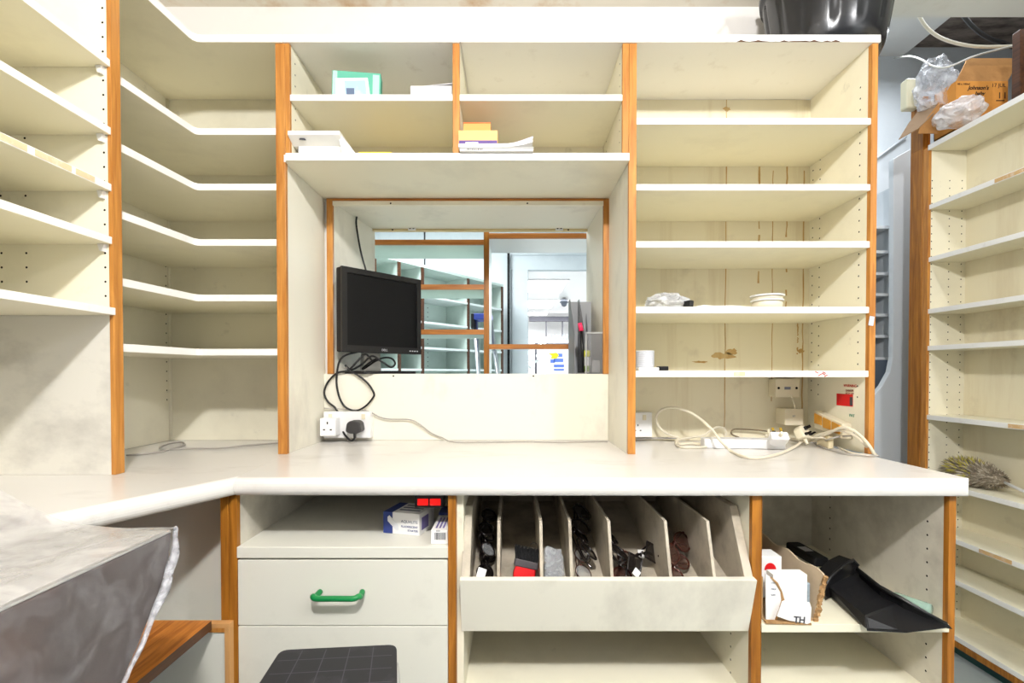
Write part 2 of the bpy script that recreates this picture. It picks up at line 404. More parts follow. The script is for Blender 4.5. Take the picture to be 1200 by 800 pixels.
for k, z in zsh.items():
    fx = LE+(.004 if k == 'E' else -.002)
    shelf_board(t, XL, fx, .22, YS-.0005, z, .0165, 'x', label='shelf with a strip of worn peach edging' if k == 'C' else None)
    if k != 'E':
        b = MB(); b.prism([(LX-.004, z-.009), (LX-.018, z-.009), (LX-.014, z-.024), (LX-.006, z-.026)], YS-.010, YS-.0002, 'y'); b.build('shelf_support', M['white_plastic'], t)
b = MB()                                 # worn peach tape on the third shelf's edge
for y0, y1 in ((.60,.90),(.915,.99),(1.0,1.045)): b.box(LE-.0021, LE-.0012, y0, y1, zsh['C']-.006, zsh['C']+.006)
b.build('tape_strip', mat('peach_tape', (240,206,166), .6, .2, dirt=(250,240,225), dirt_scale=40, dirt_amt=.8), t)
b = MB(); b.box(XL, LE, .2, YS1, ZCAP0, ZCAP1); b.build('top_board', M['edge'], t)

# corner unit with L-shaped shelves
CR0, CR1 = PX(325, YU), PX(334, YU)      # its right-hand panel
cf = [(XL, YS1+.0005), (LE-.014, YS1+.0005), (PX(232,YU), YU), (CR0-.0002, YU), (CR0-.0002, YB), (XL, YB)]
t = thing('corner_shelving', 'cream corner shelving unit whose angled shelves turn from the left wall to the back wall', 'shelving unit', (-.95, 1.45, ZT), group='cream shelving units')
for y in (154, 219, 284, 349, 412.5):
    z = PZ(y, YU)
    b = MB(); b.prism(fillet(cf, [2], .012, 3), z-.0095, z+.0095, 'z'); o = b.build('shelf', [M['shelf'], M['edge']], t, bevel=.0012)
    for p in o.data.polygons:
        if abs(p.normal.z) < .3 and (p.normal.y < -.2 or p.normal.x > .5) and p.center.y+t.location.y > YS1+.01: p.material_index = 1
cap = list(cf); cap[0] = (XL, YS1+.0005); cap[3] = (PX(334,YU), YU-.004); cap[4] = (PX(334,YU), YB); cap[2] = (PX(232,YU), YU-.004)
b = MB(); b.prism(fillet(cap, [2], .02, 3), ZCAP0, ZCAP1, 'z'); o = b.build('top_board', [M['shelf'], M['edge']], t, bevel=.0015)
for p in o.data.polygons:
    if abs(p.normal.z) < .3: p.material_index = 1
b = MB(); b.box(XL-.0145, XL, YS1+.0005, YB, ZT+.001, ZCAP0); holes(b, XL, PX(197.5, YB)*0+1.632, zrange(ZT+.14, ZCAP0-.04), (1,0,0)); b.build('back_panel', [M['panel'], M['hole']], t)
b = MB(); b.box(XL-.0145, CR1, YB, YW-.001, ZT+.001, ZCAP0); b.build('back_panel', M['panel'], t)
b = MB(); b.tube([(XL+.002,YB-.002,ZT+.001),(XL+.002,YB-.002,ZCAP0)], .006, 6); b.build('corner_bead', M['panel'], t)
b = MB(); b.box(CR0, CR1, YU+.014, YB, ZT+.0005, ZCAP0); b.build('side_panel', M['niche'], t)
b = MB(); b.box(CR0, CR1+.0045, YU, YU+.014, ZT+.0005, ZCAP0-.0003); b.build('edge_lipping', M['wood'], t, bevel=.001)

# overhead unit above the hatch niche
NL, NR = CR1+.0005, PX(736, YU)
ZW = PZ(185.5, YU)
t = thing('overhead_shelving', 'low cream overhead shelving unit with four open compartments above the hatch', 'shelving unit', (-.15, 1.5, ZW), group='cream shelving units')
z0, zr = ZW+.0105, PZ(114, YU)
xa, xb, xd0, xd1 = NL+.0175, NR-.018, PX(531, YU), PX(539, YU)
b = MB(); b.box(PX(336,1.356), PX(737,1.356), 1.356, YU-.0005, ZW-.0105, ZW+.0105); b.box(NL, NR, YU-.0005, YB, ZW-.0105, ZW+.0105)
o = b.build('bottom_board', [M['shelf'], M['edge']], t, bevel=.001)
for p in o.data.polygons:
    if p.normal.y < -.9: p.material_index = 1
for x0, x1, nx in ((NL, xa, 1), (xb, NR, -1)):
    b = MB(); b.box(x0, x1, YU+.012, YB, z0, ZCAP0)
    for u in (YU+.035, YB-.05): holes(b, xa if nx > 0 else xb, u, zrange(z0+.05, ZCAP0-.03), (nx,0,0))
    b.build('side_panel', [M['panel'], M['hole']], t)
    b = MB(); b.box(x0+.0046 if nx>0 else x0, x1, YU, YU+.012, z0, ZCAP0-.0003); b.build('edge_lipping', M['wood'], t, bevel=.001)
b = MB(); b.box(xd0, xd1, YU+.012, YB, z0, ZCAP0); b.build('divider', M['panel'], t)
b = MB(); b.box(xd0, xd1, YU, YU+.012, z0, ZCAP0-.0003); b.build('edge_lipping', M['wood'], t, bevel=.001)
shelf_board(t, xa, xd0, YU+.001, YB, zr); shelf_board(t, xd1, xb, YU+.001, YB, zr)
b = MB(); b.box(CR1+.0005, NR+.0004, YB, YW-.001, ZW-.0105, ZCAP0); b.build('back_panel', M['panel'], t)
t = thing('capping_board', 'white capping board along the top of the left two overhead compartments', 'board', (-.4, 1.5, ZCAP0), group='white capping boards')
b = MB(); b.box(PX(334.5,YU), PX(540,YU), YU-.004, YB, ZCAP0+.0003, ZCAP1); b.build('board', M['edge'], t, bevel=.0015)

# right-hand bay, from the cap down to the worktop
RP0, RP1 = NR+.0005, PX(745, YU)
RX0, RX1 = PX(1018.5, YU), PX(1024.5, YU)
RX1 = RX0+.017
t = thing('bay_shelving', 'wide cream shelving bay with brown drip stains down its back, right of the hatch', 'shelving unit', (.68, 1.5, ZT), group='cream shelving units')
b = MB(); b.box(RP0, RP1, YU+.014, YB, ZT+.0005, ZCAP0); b.build('side_panel', M['niche'], t)
b = MB(); b.box(RP0, RP1, YU, YU+.014, ZT+.0005, ZCAP0-.0003); b.build('edge_lipping', M['wood'], t, bevel=.001)
ZBAY = [PZ(y, YU) for y in (141.5, 219, 286, 363, 438)]
b = MB(); b.box(RX0, RX1, YU+.016, YB, ZT+.0005, ZCAP0)
for u in (YU+.045, YB-.055, YB-.018): holes(b, RX0, u, zrange(ZT+.16+(.012 if u > YB-.03 else 0), ZCAP0-.09), (-1,0,0))
b.build('side_panel', [M['panel'], M['hole']], t)
b = MB(); b.box(RX0, RX1, YU, YU+.016, ZT+.0005, ZCAP0-.0003); b.build('edge_lipping', M['wood'], t, bevel=.001)
for i, z in enumerate(ZBAY): shelf_board(t, RP1, RX0-(0 if i < 4 else -.0), YU+.002, YB, z)
b = MB(); b.box(RP1, RX0, YB, YW-.001, ZT+.001, ZCAP0)
rs = random.Random(4)
for px, w, top, bot in ((850,2.0,117,500),(889,3.2,190,360),(905,1.6,200,470),(921,2.6,195,360),(935,2.4,375,415),(941,2.5,200,500)):
    x = PX(px, YB, 1.4); z1, zz = PZ(top, YB), PZ(bot, YB); w *= .0013
    L, R = [], []
    for k in range(25):
        z = z1+(zz-z1)*k/24; dx = rs.uniform(-.0012,.0012); L.append((x-w*rs.uniform(.4,1)+dx, YB-.0006, z)); R.append((x+w*rs.uniform(.4,1)+dx, YB-.0006, z))
    for k in range(24):
        if px in (889, 921, 935) and rs.random() < .3: continue
        b.quad([L[k], R[k], R[k+1], L[k+1]], 1)
for cx, cy, rx, rz in ((852,128,5.5,3),(846,417,17,4.5),(857,412,8,5),(820,424,10,1.5),(938,411,5,3)):   # stain blotches
    p = P(cx, cy, YB); n = 18
    b.quad([(p.x+math.cos(a)*rx*.0029*rs.uniform(.55,1.1), YB-.0008, p.z+math.sin(a)*rz*.0029*rs.uniform(.5,1.1)) for a in [2*math.pi*k/n for k in range(n)]], 1)
b.build('back_panel', [M['stained'], M['stain']], t)
t = thing('capping_board', 'long white capping board under the black bucket, chipped along its lower edge', 'board', (.4, 1.5, ZCAP0), group='white capping boards')
b = MB(); b.box(PX(540.3,YU), RX1+.004, YU-.004, YB, ZCAP0+.0003, ZCAP1); b.build('board', M['edge'], t, bevel=.0015)
cp = MB(); rs2 = random.Random(8); xs = [PX(860,YU)+k*.012 for k in range(25)]
cp.prism([(x, ZCAP0+.0003) for x in xs]+[(x, ZCAP0+rs2.uniform(.0005,.006)) for x in xs[::-1]], YU-.0046, YU-.0041, 'y'); cp.build('chipped_edge', M['wood_edge'], t)

# ------------------------------------------------------------------ hatch: niche board, lining, lips
t = bpy.data.objects.new('window_1', None); COL.objects.link(t); t.location = (-.15, 1.8, HZ0); struct(t)   # the serving hatch
b = MB(); b.box(NL+.0002, NR-.0002, YB, YW-.001, ZT+.001, HZ0)
for px in (461, 625):
    b.dot((PX(px,YB), YB, PZ(440.5,YB)), (0,-1,0), .003)
b.build('apron_board', [M['niche'], M['hole']], t)
b = MB(); b.box(HX0, HX1, YW, YH-.001, HZ0-.016, HZ0+.0005); b.build('sill_board', M['worktop'], t)
b = MB(); b.box(HX0, HX1, YB+.01, YH-.001, HZ1, HZ1+.011); b.build('top_board', M['niche'], t)
b = MB(); b.prism([(HX0, YB+.01), (HB0, YH-.001), (HB0-.012, YH-.001), (HX0-.001, YB+.03)], HZ0+.0005, HZ1, 'z'); b.build('side_board', M['niche'], t)
b = MB(); b.prism([(HX1, YB+.01), (HX1+.001, YB+.03), (HB1+.006, YH-.001), (HB1, YH-.001)], HZ0+.0005, HZ1, 'z'); b.build('side_board', M['niche'], t)
b = MB(); b.box(PX(384,YB), HX0, YB-.004, YB+.010, HZ0, HZ1+.012); b.build('edge_lipping', M['wood'], t, bevel=.001)
b = MB(); b.box(HX1, PX(713.5,YB), YB-.004, YB+.010, HZ0, HZ1+.012); b.build('edge_lipping', M['wood'], t, bevel=.001)
b = MB(); b.box(HX0, HX1, YB-.004, YB+.010, HZ1+.004, HZ1+.012); b.build('edge_lipping', M['wood_x'], t, bevel=.001)
b = MB(); b.box(HX0, HX1, YB-.002, YB+.010, HZ1-.010, HZ1+.004)
for px in (458, 618): b.dot((PX(px,YB,1.7), YB-.002, HZ1-.004), (0,-1,0), .003)
b.build('head_rail', [M['panel'], M['hole']], t)
zb0, zb1 = PZ(270.5, YH-.02), HZ1-.0005
b = MB(); b.box(HB0-.01, HB1+.004, YH-.022, YH-.004, zb0, zb1)
for px in (460, 666): b.dot((PX(px,YH-.022,1.7), YH-.022, (zb0+zb1)/2), (0,-1,0), .0035)
b.build('rear_rail', [mat('yellowed_rail', (226,208,160), .5, .3, dirt=(170,150,100), dirt_scale=9), M['hole']], t)
for px in (482.5, 655.5):
    x = PX(px, YH-.03, 1.7); zc = PZ(267.3, YH-.03)
    b = MB(); b.box(x-.015, x+.015, YH-.030, YH-.022, zc-.0075, zc+.0075)
    for dx in (-.007, .007): b.dot((x+dx, YH-.030, zc), (0,-1,0), .0035)
    b.build('catch_plate', [M['white_plastic'], M['hole']], t)

# ------------------------------------------------------------------ right-hand aisle unit, facing left
XR = PX(1085, 2.06)
XRB = XR+.162
t = thing('aisle_shelving', 'tall shallow cream shelving unit facing left along the right-hand wall, down to the floor', 'shelving unit', (1.85, 1.6, 0), group='cream shelving units')
ZRT = PZ(170, 2.06)
b = MB(); b.box(XR+.012, XRB, 2.06, 2.085, .04, ZRT-.009)
for px in (1088.5, 1109, 1123.5): holes(b, 2.06, PX(px, 2.06)+.004, zrange(.12, ZRT-.12), (0,-1,0))
b.build('side_panel', [M['panel'], M['hole']], t)
b = MB(); b.box(XR, XR+.012, 2.058, 2.0855, .04, ZRT-.009); b.build('edge_lipping', M['wood'], t, bevel=.001)
b = MB(); b.box(XR-.002, XRB, 2.086, 2.150, 0, ZRT); b.box(XR-.002, XR+.03, 2.086, 2.150, ZRT, ZRT+.22); b.build('end_post', M['wood_dark'], t, bevel=.001)
b = MB(); b.box(XRB, XRB+.014, .5, 2.085, .04, ZRT); b.build('back_panel', M['stained'], t)
b = MB(); b.box(XR+.012, XRB, .5, .52, .04, ZRT); b.build('side_panel', M['panel'], t)
zr_ = [PZ(y, 2.06) for y in (173.5, 243, 304.5, 365, 408, 488.5)] + [.668, .460, .298, .075]
for i, z in enumerate(zr_):
    o = shelf_board(t, XR+(.004 if i else -.004), XRB, .52, 2.0585 if i == 0 else 2.0595, z, .020 if i else .022, '-x')
    if i == 9: continue
worn = mat('chipped_edging', (214,176,124), .7, .1, dirt=(236,226,206), dirt_scale=50, dirt_amt=.8)
for zi, y0, y1 in ((1,1.62,1.78),(5,1.45,1.72),(6,1.58,1.66),(7,1.70,1.82)):
    b = MB(); b.box(XR+.0032, XR+.0039, y0, y1, zr_[zi]-.007, zr_[zi]+.007); b.build('chipped_edge', worn, t)
b = MB(); b.box(XR+.003, XR+.02, .5, 2.085, .04, .064); b.build('bottom_rail', M['wood_dark'], t)
b = MB(); b.box(XR+.03, XRB, .5, 2.085, 0, .04); b.build('plinth', M['teal'], t)

# ------------------------------------------------------------------ worktops
ZWB = PZ(582, YF)
tp = thing('worktop', 'long white laminate worktop running under the hatch and the right-hand bay', 'worktop', (.2, 1.3, ZT), group='white worktops')
wl = PX(274, YF, ZT)
def top_slab(poly, fronts, parent, name, r=.017):
    b = MB(); b.prism(poly, ZWB, ZT, 'z')
    es = []
    b.bm.edges.ensure_lookup_table()
    for e in b.bm.edges:
        m = (e.verts[0].co+e.verts[1].co)/2
        if abs(e.verts[0].co.z-e.verts[1].co.z) > 1e-4: continue
        for (p, q) in fronts:
            if (m.xy-(Vector(p)+Vector(q))/2).length < 1e-4: es.append(e)
    bmesh.ops.bevel(b.bm, geom=es, offset=r, segments=5, affect='EDGES', profile=.5)
    for f in b.bm.faces: f.smooth = False
    return b.build(name, M['worktop'], parent)
wr = PX(1138, YF, .88)
poly = [(wl, YF), (wr-.006, YF), (wr, YF+.006), (wr-.006, YB+.014), (PX(330,1.33,ZT), YB+.014), (PX(330,1.335,ZT), 1.335)]
top_slab(poly, [((wl,YF),(wr-.006,YF))], tp, 'slab')
tc = thing('worktop', 'white laminate corner worktop, grey smudges on it, angled front edge beside the plastic-covered machine', 'worktop', (-.9, 1.2, ZT), group='white worktops')
e1 = (wl-.0008, YF); e2 = (-.742, .775)
poly = [e2, e1, (PX(330,1.335,ZT)-.0008, 1.335), (PX(330,1.33,ZT)-.0008, YB+.014), (XL-.014, YB+.014), (XL-.014, .775)]
top_slab(poly, [(e2, e1)], tc, 'slab')

# ------------------------------------------------------------------ base units
def side(parent, x0, x1, y0, y1, z0, z1, name='side_panel', hx=None, cols=(), zs=(), m='grimy', lip='wood_dark', lipd=.014):
    b = MB(); b.box(x0, x1, y0+lipd, y1, z0, z1)
    if hx is not None:
        for u in cols: holes(b, x1 if hx > 0 else x0, u, zs, (hx,0,0))
    b.build(name, [M[m], M['hole']], parent)
    b = MB(); b.box(x0, x1, y0, y0+lipd, z0, z1); b.build('edge_lipping', M[lip], parent, bevel=.001)
YK = 1.56
ZU = ZWB-.001
dx0, dx1 = PX(278, YL, .7), PX(525, YL, .7)
t = thing('drawer_unit', 'grey white drawer base unit with an open top compartment and green handle', 'drawer unit', (-.37, 1.3, 0))
side(t, PX(268.5,YL,.7), dx0, YL, YK, 0, ZU)
side(t, dx1, PX(534,YL,.7)-.0003, YL, YK, 0, ZU)
b = MB(); b.box(dx0, dx1, YK, YK+.012, .05, ZU); b.build('back_panel', M['grimy'], t)
zs_ = PZ(647, YL)
b = MB(); b.box(dx0, dx1, YL-.002, YK, zs_-.0125, zs_+.0125); o = b.build('shelf', [M['drawer']], t, bevel=.0015)
zd = [PZ(655.5, YL), PZ(733.2, YL), .315, .075]
for i in range(3):
    b = MB(); b.box(dx0+.001, dx1-.001, YL, YL+.018, zd[i+1]+(.001 if i else .001), zd[i]-.001); d = b.build('drawer_front', M['drawer'], t, bevel=.0012)
    if i == 0:
        a, c = PX(372, YL, .7), PX(426, YL, .7); zc = PZ(701, YL-.035)
        zt_ = PZ(693, YL)
        p = [(a+.006, YL+.001, zt_), (a+.002, YL-.018, zt_-.003), (a+.002, YL-.030, zc+.002), (a+.012, YL-.036, zc), ((a+c)/2, YL-.036, zc), (c-.012, YL-.036, zc), (c-.002, YL-.030, zc+.002), (c-.001, YL-.018, zt_-.003), (c-.003, YL+.001, zt_)]
        h = MB(); h.tube(smooth_path(p, 6), .0062, 12); h = h.build('handle', M['green'], d); h['label'] = 'green plastic bow handle'
b = MB(); b.box(dx0, dx1, YL+.04, YL+.055, 0, .072); b.build('plinth', M['black_matt'], t)
b = MB(); b.box(dx0, dx1, YL+.02, YK, .50, .51); b.build('inner_board', M['grimy'], t)

mx0, mx1 = PX(534, YL, .7), PX(882, YL, .7)
t = thing('base_unit', 'open cream base unit holding the sloping tray over a bare low shelf', 'base unit', (.2, 1.3, 0))
b = MB(); b.box(mx0, mx0+.016, YL+.016, YK, 0, ZU); b.build('side_panel', M['panel'], t)
b = MB(); b.box(mx0+.0002, mx0+.0012, YL, YL+.016, 0, ZU); b.build('edge_lipping', M['wood_dark'], t)
mxi = mx0+.016
mp0, mp1 = PX(881, YL, .7), PX(892, YL, .7)
b = MB(); b.box(mp0, mp1, YL+.014, YK, 0, ZU)
for u in (YL+.10,): holes(b, mp0, u, zrange(.40, .56), (-1,0,0))
b.build('side_panel', [M['panel'], M['hole']], t)
b = MB(); b.box(mp0, mp1, YL, YL+.014, 0, ZU); b.build('edge_lipping', M['wood_dark'], t, bevel=.001)
ZLS = .395
b = MB(); b.box(mxi, mp0, YL+.01, YK, ZLS-.018, ZLS); b.build('shelf', M['panel'], t)
b = MB(); b.box(mxi, mp0, YK, YK+.012, .05, ZU); b.build('back_panel', M['panel'], t)
b = MB(); b.box(mxi, mp0, YL+.02, YK, .075, .093); b.build('shelf', M['panel'], t)
b = MB(); b.box(mxi, mp0, YL+.04, YL+.055, 0, .075); b.build('plinth', M['black_matt'], t)

ox1 = PX(1111.5, YL, .7)
t = thing('base_unit', 'open cream base unit at worktop right end, holding dustpan and torn carton', 'base unit', (.76, 1.3, 0))
b = MB(); b.box(mp1+.0004, mp1+.0014, YL, YL+.014, 0, ZU); b.build('edge_lipping', M['wood_dark'], t)
side(t, ox1, ox1+.016, YL, YK, 0, ZU, hx=-1, cols=(YL+.055, YL+.40), zs=zrange(.40, .79), m='grimy')
b = MB(); b.box(mp1+.0004, ox1, YK, YK+.012, .05, ZU); b.build('back_panel', M['grimy'], t)
ZRS = PZ(735, YL)+.009
b = MB(); b.box(mp1+.0004, ox1, YL-.004, YK, ZRS-.018, ZRS); b.build('shelf', M['shelf'], t, bevel=.001)
b = MB(); b.box(mp1+.0004, ox1, YL+.01, YK, ZLS-.018, ZLS); b.build('shelf', M['panel'], t)
b = MB(); b.box(mp1+.0004, ox1, YL+.02, YK, .075, .093); b.build('shelf', M['panel'], t)
b = MB(); b.box(mp1+.0004, ox1, YL+.04, YL+.055, 0, .075); b.build('plinth', M['black_matt'], t)

# panel closing the space under the corner worktop, with its own lipping post
px0 = PX(258.5, YL, .7)
t = thing('closing_board', 'grey white panel standing under the corner worktop with an orange wood end post', 'board', (-.8, 1.2, 0))
b = MB(); b.box(px0, PX(268,YL,.7), YL+.014, YK, 0, ZU); b.build('side_panel', M['grimy'], t)
b = MB(); b.box(px0, PX(268,YL,.7), YL, YL+.014, 0, ZU); b.build('edge_lipping', M['wood_dark'], t, bevel=.001)
b = MB(); b.box(-1.15, px0-.0005, 1.16, 1.176, 0, ZU); b.build('panel_board', M['drawer'], t)

# ------------------------------------------------------------------ seen through the hatch
M['mint_edge'] = mat('mint_white_edging', (236,244,242), .4, .4)
YD = 2.0
t = thing('display_shelving', 'open display shelving with orange wood edges standing close behind the hatch', 'shelving unit', (-.11, 2.1, 0))
dp0, dp1 = PX(567, YD), PX(573.2, YD)
b = MB(); b.box(dp0, dp1, YD+.014, YD+.25, 0, PZ(272, YD)); b.build('divider', M['mint_edge'], t)
b = MB(); b.box(dp0, dp1, YD, YD+.014, 0, PZ(271, YD)); b.build('edge_lipping', M['wood_dark'], t)
b = MB(); b.box(-.76, -.742, YD, YD+.25, 0, PZ(272, YD)); b.build('side_panel', M['mint'], t)
b = MB(); b.box(.40, .418, YD, YD+.25, 0, PZ(272, YD)); b.build('side_panel', M['mint'], t)
for y in (283.5, 336, 388.8):
    z = PZ(y, YD)
    b = MB(); b.box(-.742, dp0-.0002, YD+.014, YD+.25, z-.0095, z+.0095); o = b.build('shelf', M['mint'], t)
    b = MB(); b.box(-.742, dp0-.0002, YD, YD+.014, z-.010, z+.010); b.build('edge_lipping', M['wood_x'], t)
for y, m in ((276, 'white_plastic'), (406, 'white_plastic')):
    z = PZ(y, YD)
    b = MB(); b.box(dp1+.0002, .40, YD+.014, YD+(.25 if y < 300 else .05), z-.0095, z+.0095); b.build('shelf', M[m], t)
    b = MB(); b.box(dp1+.0002, .40, YD, YD+.014, z-.010, z+.010); b.build('edge_lipping', M['wood_x'], t)

A0 = Vector((-.746, 4.5)); dv = Vector((.58, .814))
def trun(px):
    k = (px-600)/FPX; return (k*A0.y-A0.x)/(dv.x-k*dv.y)
t = thing('storeroom_shelving', 'long pale green shelving run with brown uprights, slanting across the room behind the hatch', 'shelving unit', (A0.x, A0.y, 0), (0,0,math.atan2(dv.y,dv.x)))
ts = [-1.9, trun(440), trun(468.6), trun(496), trun(549.5), trun(589)]
b = MB(); b.box(ts[0], ts[-1], .30, .315, .05, 2.09); b.build('back_panel', M['mint'], t, local=True)
for i, a in enumerate(ts):
    b = MB(); b.box(a-.012, a+.012, .014, .30, 0, 2.09)
    b.build('upright', M['mint'], t, local=True)
    b = MB(); b.box(a-.014, a+.014, 0, .014, 0, 2.09); b.build('edge_lipping', M['wood_edge'], t, local=True)
for i in range(len(ts)-1):
    a, c = ts[i]+.0125, ts[i+1]-.0125
    for z in (1.836, 1.595, 1.36, 1.16, .8, .4):
        b = MB(); b.box(a, c, .004, .30, z-.010, z+.010); b.build('shelf', M['mint_edge'], t, local=True)
    mid = (a+c)/2
    b = MB()
    for xx in (mid-.035, mid+.035):
        for z in [1.2+k*.045 for k in range(14)]: b.dot((xx, .30, z), (0,-1,0), .006, 0)
    if i == 3: b.build('peg_holes', M['grey_dark'], t, local=True)
    else: b.bm.free()
b = MB(); b.box(ts[0], ts[-1]+.013, .0, .315, 2.09, 2.115); b.build('top_board', M['mint'], t, local=True)

t = thing('step_ladder', 'aluminium step ladder with a blue top seen through the hatch behind the orange post', 'ladder', (-.14, 3.05, 0))
zt_ = PZ(372, 3.0)
xa_, xb_ = PX(557, 3.0), PX(585, 3.0)
b = MB(); b.box(PX(556,3.0), PX(577,3.0), 2.93, 3.09, zt_-.018, zt_+.018); b.build('top_cap', mat('blue_plastic', (70,90,190), .4, .4), t, bevel=.006)
b = MB(); b.box(PX(553,3.0), PX(556.5,3.0), 2.93, 3.0, PZ(386,3.0), PZ(369,3.0)); b.build('hinge', M['black'], t, bevel=.003)
for x0_, x1_, y1_ in ((PX(557.5,3.0), PX(565.5,3.0), 2.72), (PX(575,3.0), PX(593,3.0), 2.72), (PX(556,3.0), PX(562,3.0), 3.42), (PX(575,3.0), PX(590,3.0), 3.42)):
    b = MB(); b.tube([(x0_, 3.0, zt_-.018), (x0_+(x1_-x0_)*2.2, y1_, 0)], .013, 6); b.build('leg', M['alu'], t)
for k in range(4):
    f = .26+.2*k; y = 3.0-.28*f; z = (zt_-.018)*(1-f)
    b = MB(); b.box(PX(557.5,3.0)+.10*f*.9, PX(575,3.0)+.19*f, y-.02, y+.05, z-.012, z+.012); b.build('tread', M['alu'], t)

# the shop: lit ceiling panels, camera, rail, poster
lit = glow('lit_diffuser', (255,255,255), 3.0)
for i, (y0, y1, x0, x1) in enumerate(((327.5,342,612,661),(351,360.5,612,648.5),(365,369,612,641))):
    Ya, Yb = PY(y0, 2.6), PY(y1, 2.6)
    t = thing('ceiling_light', ('lit rectangular ceiling panel of the shop, nearest and largest of three', 'lit rectangular ceiling panel of the shop, middle of three', 'lit rectangular ceiling panel of the shop, farthest and smallest of three')[i], 'light', (PX((x0+x1)/2, Ya, 2.6), Ya, 2.595), group='shop ceiling panels')
    b = MB(); xa_, xb_ = PX(x0, Ya, 2.6), PX(x1, (Ya+Yb)/2, 2.6)
    b.box(xa_, xb_, min(Ya,Yb), max(Ya,Yb), 2.590, 2.5995); b.build('diffuser', lit, t)
    b = MB()
    for q in ((xa_-.03, xb_+.03, min(Ya,Yb)-.03, min(Ya,Yb)), (xa_-.03, xb_+.03, max(Ya,Yb), max(Ya,Yb)+.03), (xa_-.03, xa_, min(Ya,Yb), max(Ya,Yb)), (xb_, xb_+.03, min(Ya,Yb), max(Ya,Yb))):
        b.box(*q, 2.588, 2.5995)
    b.build('frame', M['white_plastic'], t)
pc = P(661, 355, 9.5)
t = thing('dome_camera', 'small dark dome security camera hanging from the shop ceiling', 'camera', (pc.x, pc.y, pc.z))
b = MB(); b.lathe([(.001,-.075),(.04,-.06),(.062,-.02),(.065,0.0),(.085,.005),(.085,.07),(.001,.07)], n=20); b.build('dome', mat('smoked_dome', (60,66,74), .3, .5), t, local=True)
b = MB(); b.tube([(0,0,.07),(0,0,2.6-pc.z)], .03, 8); b.build('stem', M['white_plastic'], t, local=True)
t = thing('display_rail', 'dark display rail with two hanging rods across the far end of the shop', 'rail', (.9, 12, 2.4))
a, c = P(620, 372.5, 12.0), P(676, 374.5, 12.0)
b = MB(); b.box(a.x, c.x+1.2, 11.95, 12.05, PZ(376.5, 12), PZ(371, 12)); b.build('rail', M['grey_dark'], t)
for px in (640, 659):
    b = MB(); b.box(PX(px-.6,12), PX(px+.6,12), 11.97, 12.03, PZ(394,12), PZ(376,12)); b.build('rod', M['grey_dark'], t)
for x in (PX(619,12)-.35, c.x+1.15):
    b = MB(); b.box(x-.04, x+.04, 11.96, 12.04, 0, PZ(376,12)); b.build('upright', M['white_plastic'], t)
t = thing('counter_unit', 'white shop counter with a row of grey slots, under the dark rail', 'counter', (1.0, 11.5, 0))
b = MB(); b.box(PX(632,11.5), 2.3, 11.5, 11.9, 0, PZ(398,11.5)); b.build('body', M['white_plastic'], t)
b = MB(); b.box(PX(627,11.4), 2.35, 11.38, 11.9, PZ(404,11.4), PZ(402,11.4)); b.build('ledge', M['grey_dark'], t)
for k in range(6):
    b = MB(); b.box(PX(643+k*4,11.49), PX(645.4+k*4,11.49), 11.48, 11.499, PZ(397.5,11.49), PZ(392,11.49)+.0)
    b.build('slot', mat('grey_slot', (130,140,150), .6) if k == 0 else bpy.data.materials['grey_slot'], t)
t = thing('wall_poster', 'white poster with a yellow banner and blue print blocks, beyond the hatch', 'poster', (.62, 8.0, 1.0))
b = MB(); b.box(PX(640,8), PX(668,8), 8.0, 8.01, PZ(470,8), PZ(409,8)); b.build('sheet', M['paper'], t)
yl = mat('yellow_print', (250,225,30), .6); bl = mat('blue_print', (90,120,200), .6)
b = MB(); b.prism([(PX(643,8),PZ(414,8)),(PX(647,8),PZ(417,8)),(PX(645,8),PZ(420,8)),(PX(652,8),PZ(420,8)),(PX(655,8),PZ(416,8)),(PX(652,8),PZ(413,8)),(PX(648,8),PZ(413.5,8))][::-1], 7.995, 7.9995, 'y'); b.build('banner', yl, t)
b = MB()
for x0,x1,y0,y1 in ((645,650,421,425),(649,659,414,418),(649,660,420,424),(649,661,427,430),(649,661,432,434)): b.box(PX(x0,8),PX(x1,8),7.996,7.9996,PZ(y1,8),PZ(y0,8))
b.build('print', bl, t)
b = MB(); b.box(PX(641,8), PX(643,8), 8.01, 8.03, 0, PZ(409,8)); b.box(PX(665,8), PX(667,8), 8.01, 8.03, 0, PZ(409,8)); b.build('stand', M['white_plastic'], t)
t = thing('shop_plant', 'bushy pale potted plant standing in the bright shop', 'plant', (PX(628,10), 10.0, 0))
rs = random.Random(2); b = MB()
for k in range(150):
    a = rs.uniform(0,6.28); r = rs.uniform(.02,.22); z = rs.uniform(1.2, 1.9); c = Vector((r*math.cos(a), r*math.sin(a), z)); d = Vector((math.cos(a)*.08, math.sin(a)*.08, rs.uniform(-.05,.08)))
    w = Vector((-math.sin(a), math.cos(a), 0))*.03
    b.quad([c-w*.3, c+d*.5-w, c+d*1.2, c+d*.5+w])
b.build('leaves', mat('pale_leaves', (222,228,226), .5), t, local=True)
b = MB(); b.tube([(0,0,.3),(0,0,1.7)], .02); b.build('stem', M['grey_dark'], t, local=True)
b = MB(); b.lathe([(.14,0),(.2,.4),(.18,.4),(.16,.3),(.001,.3)], n=20); b.build('pot', M['white_plastic'], t, local=True)

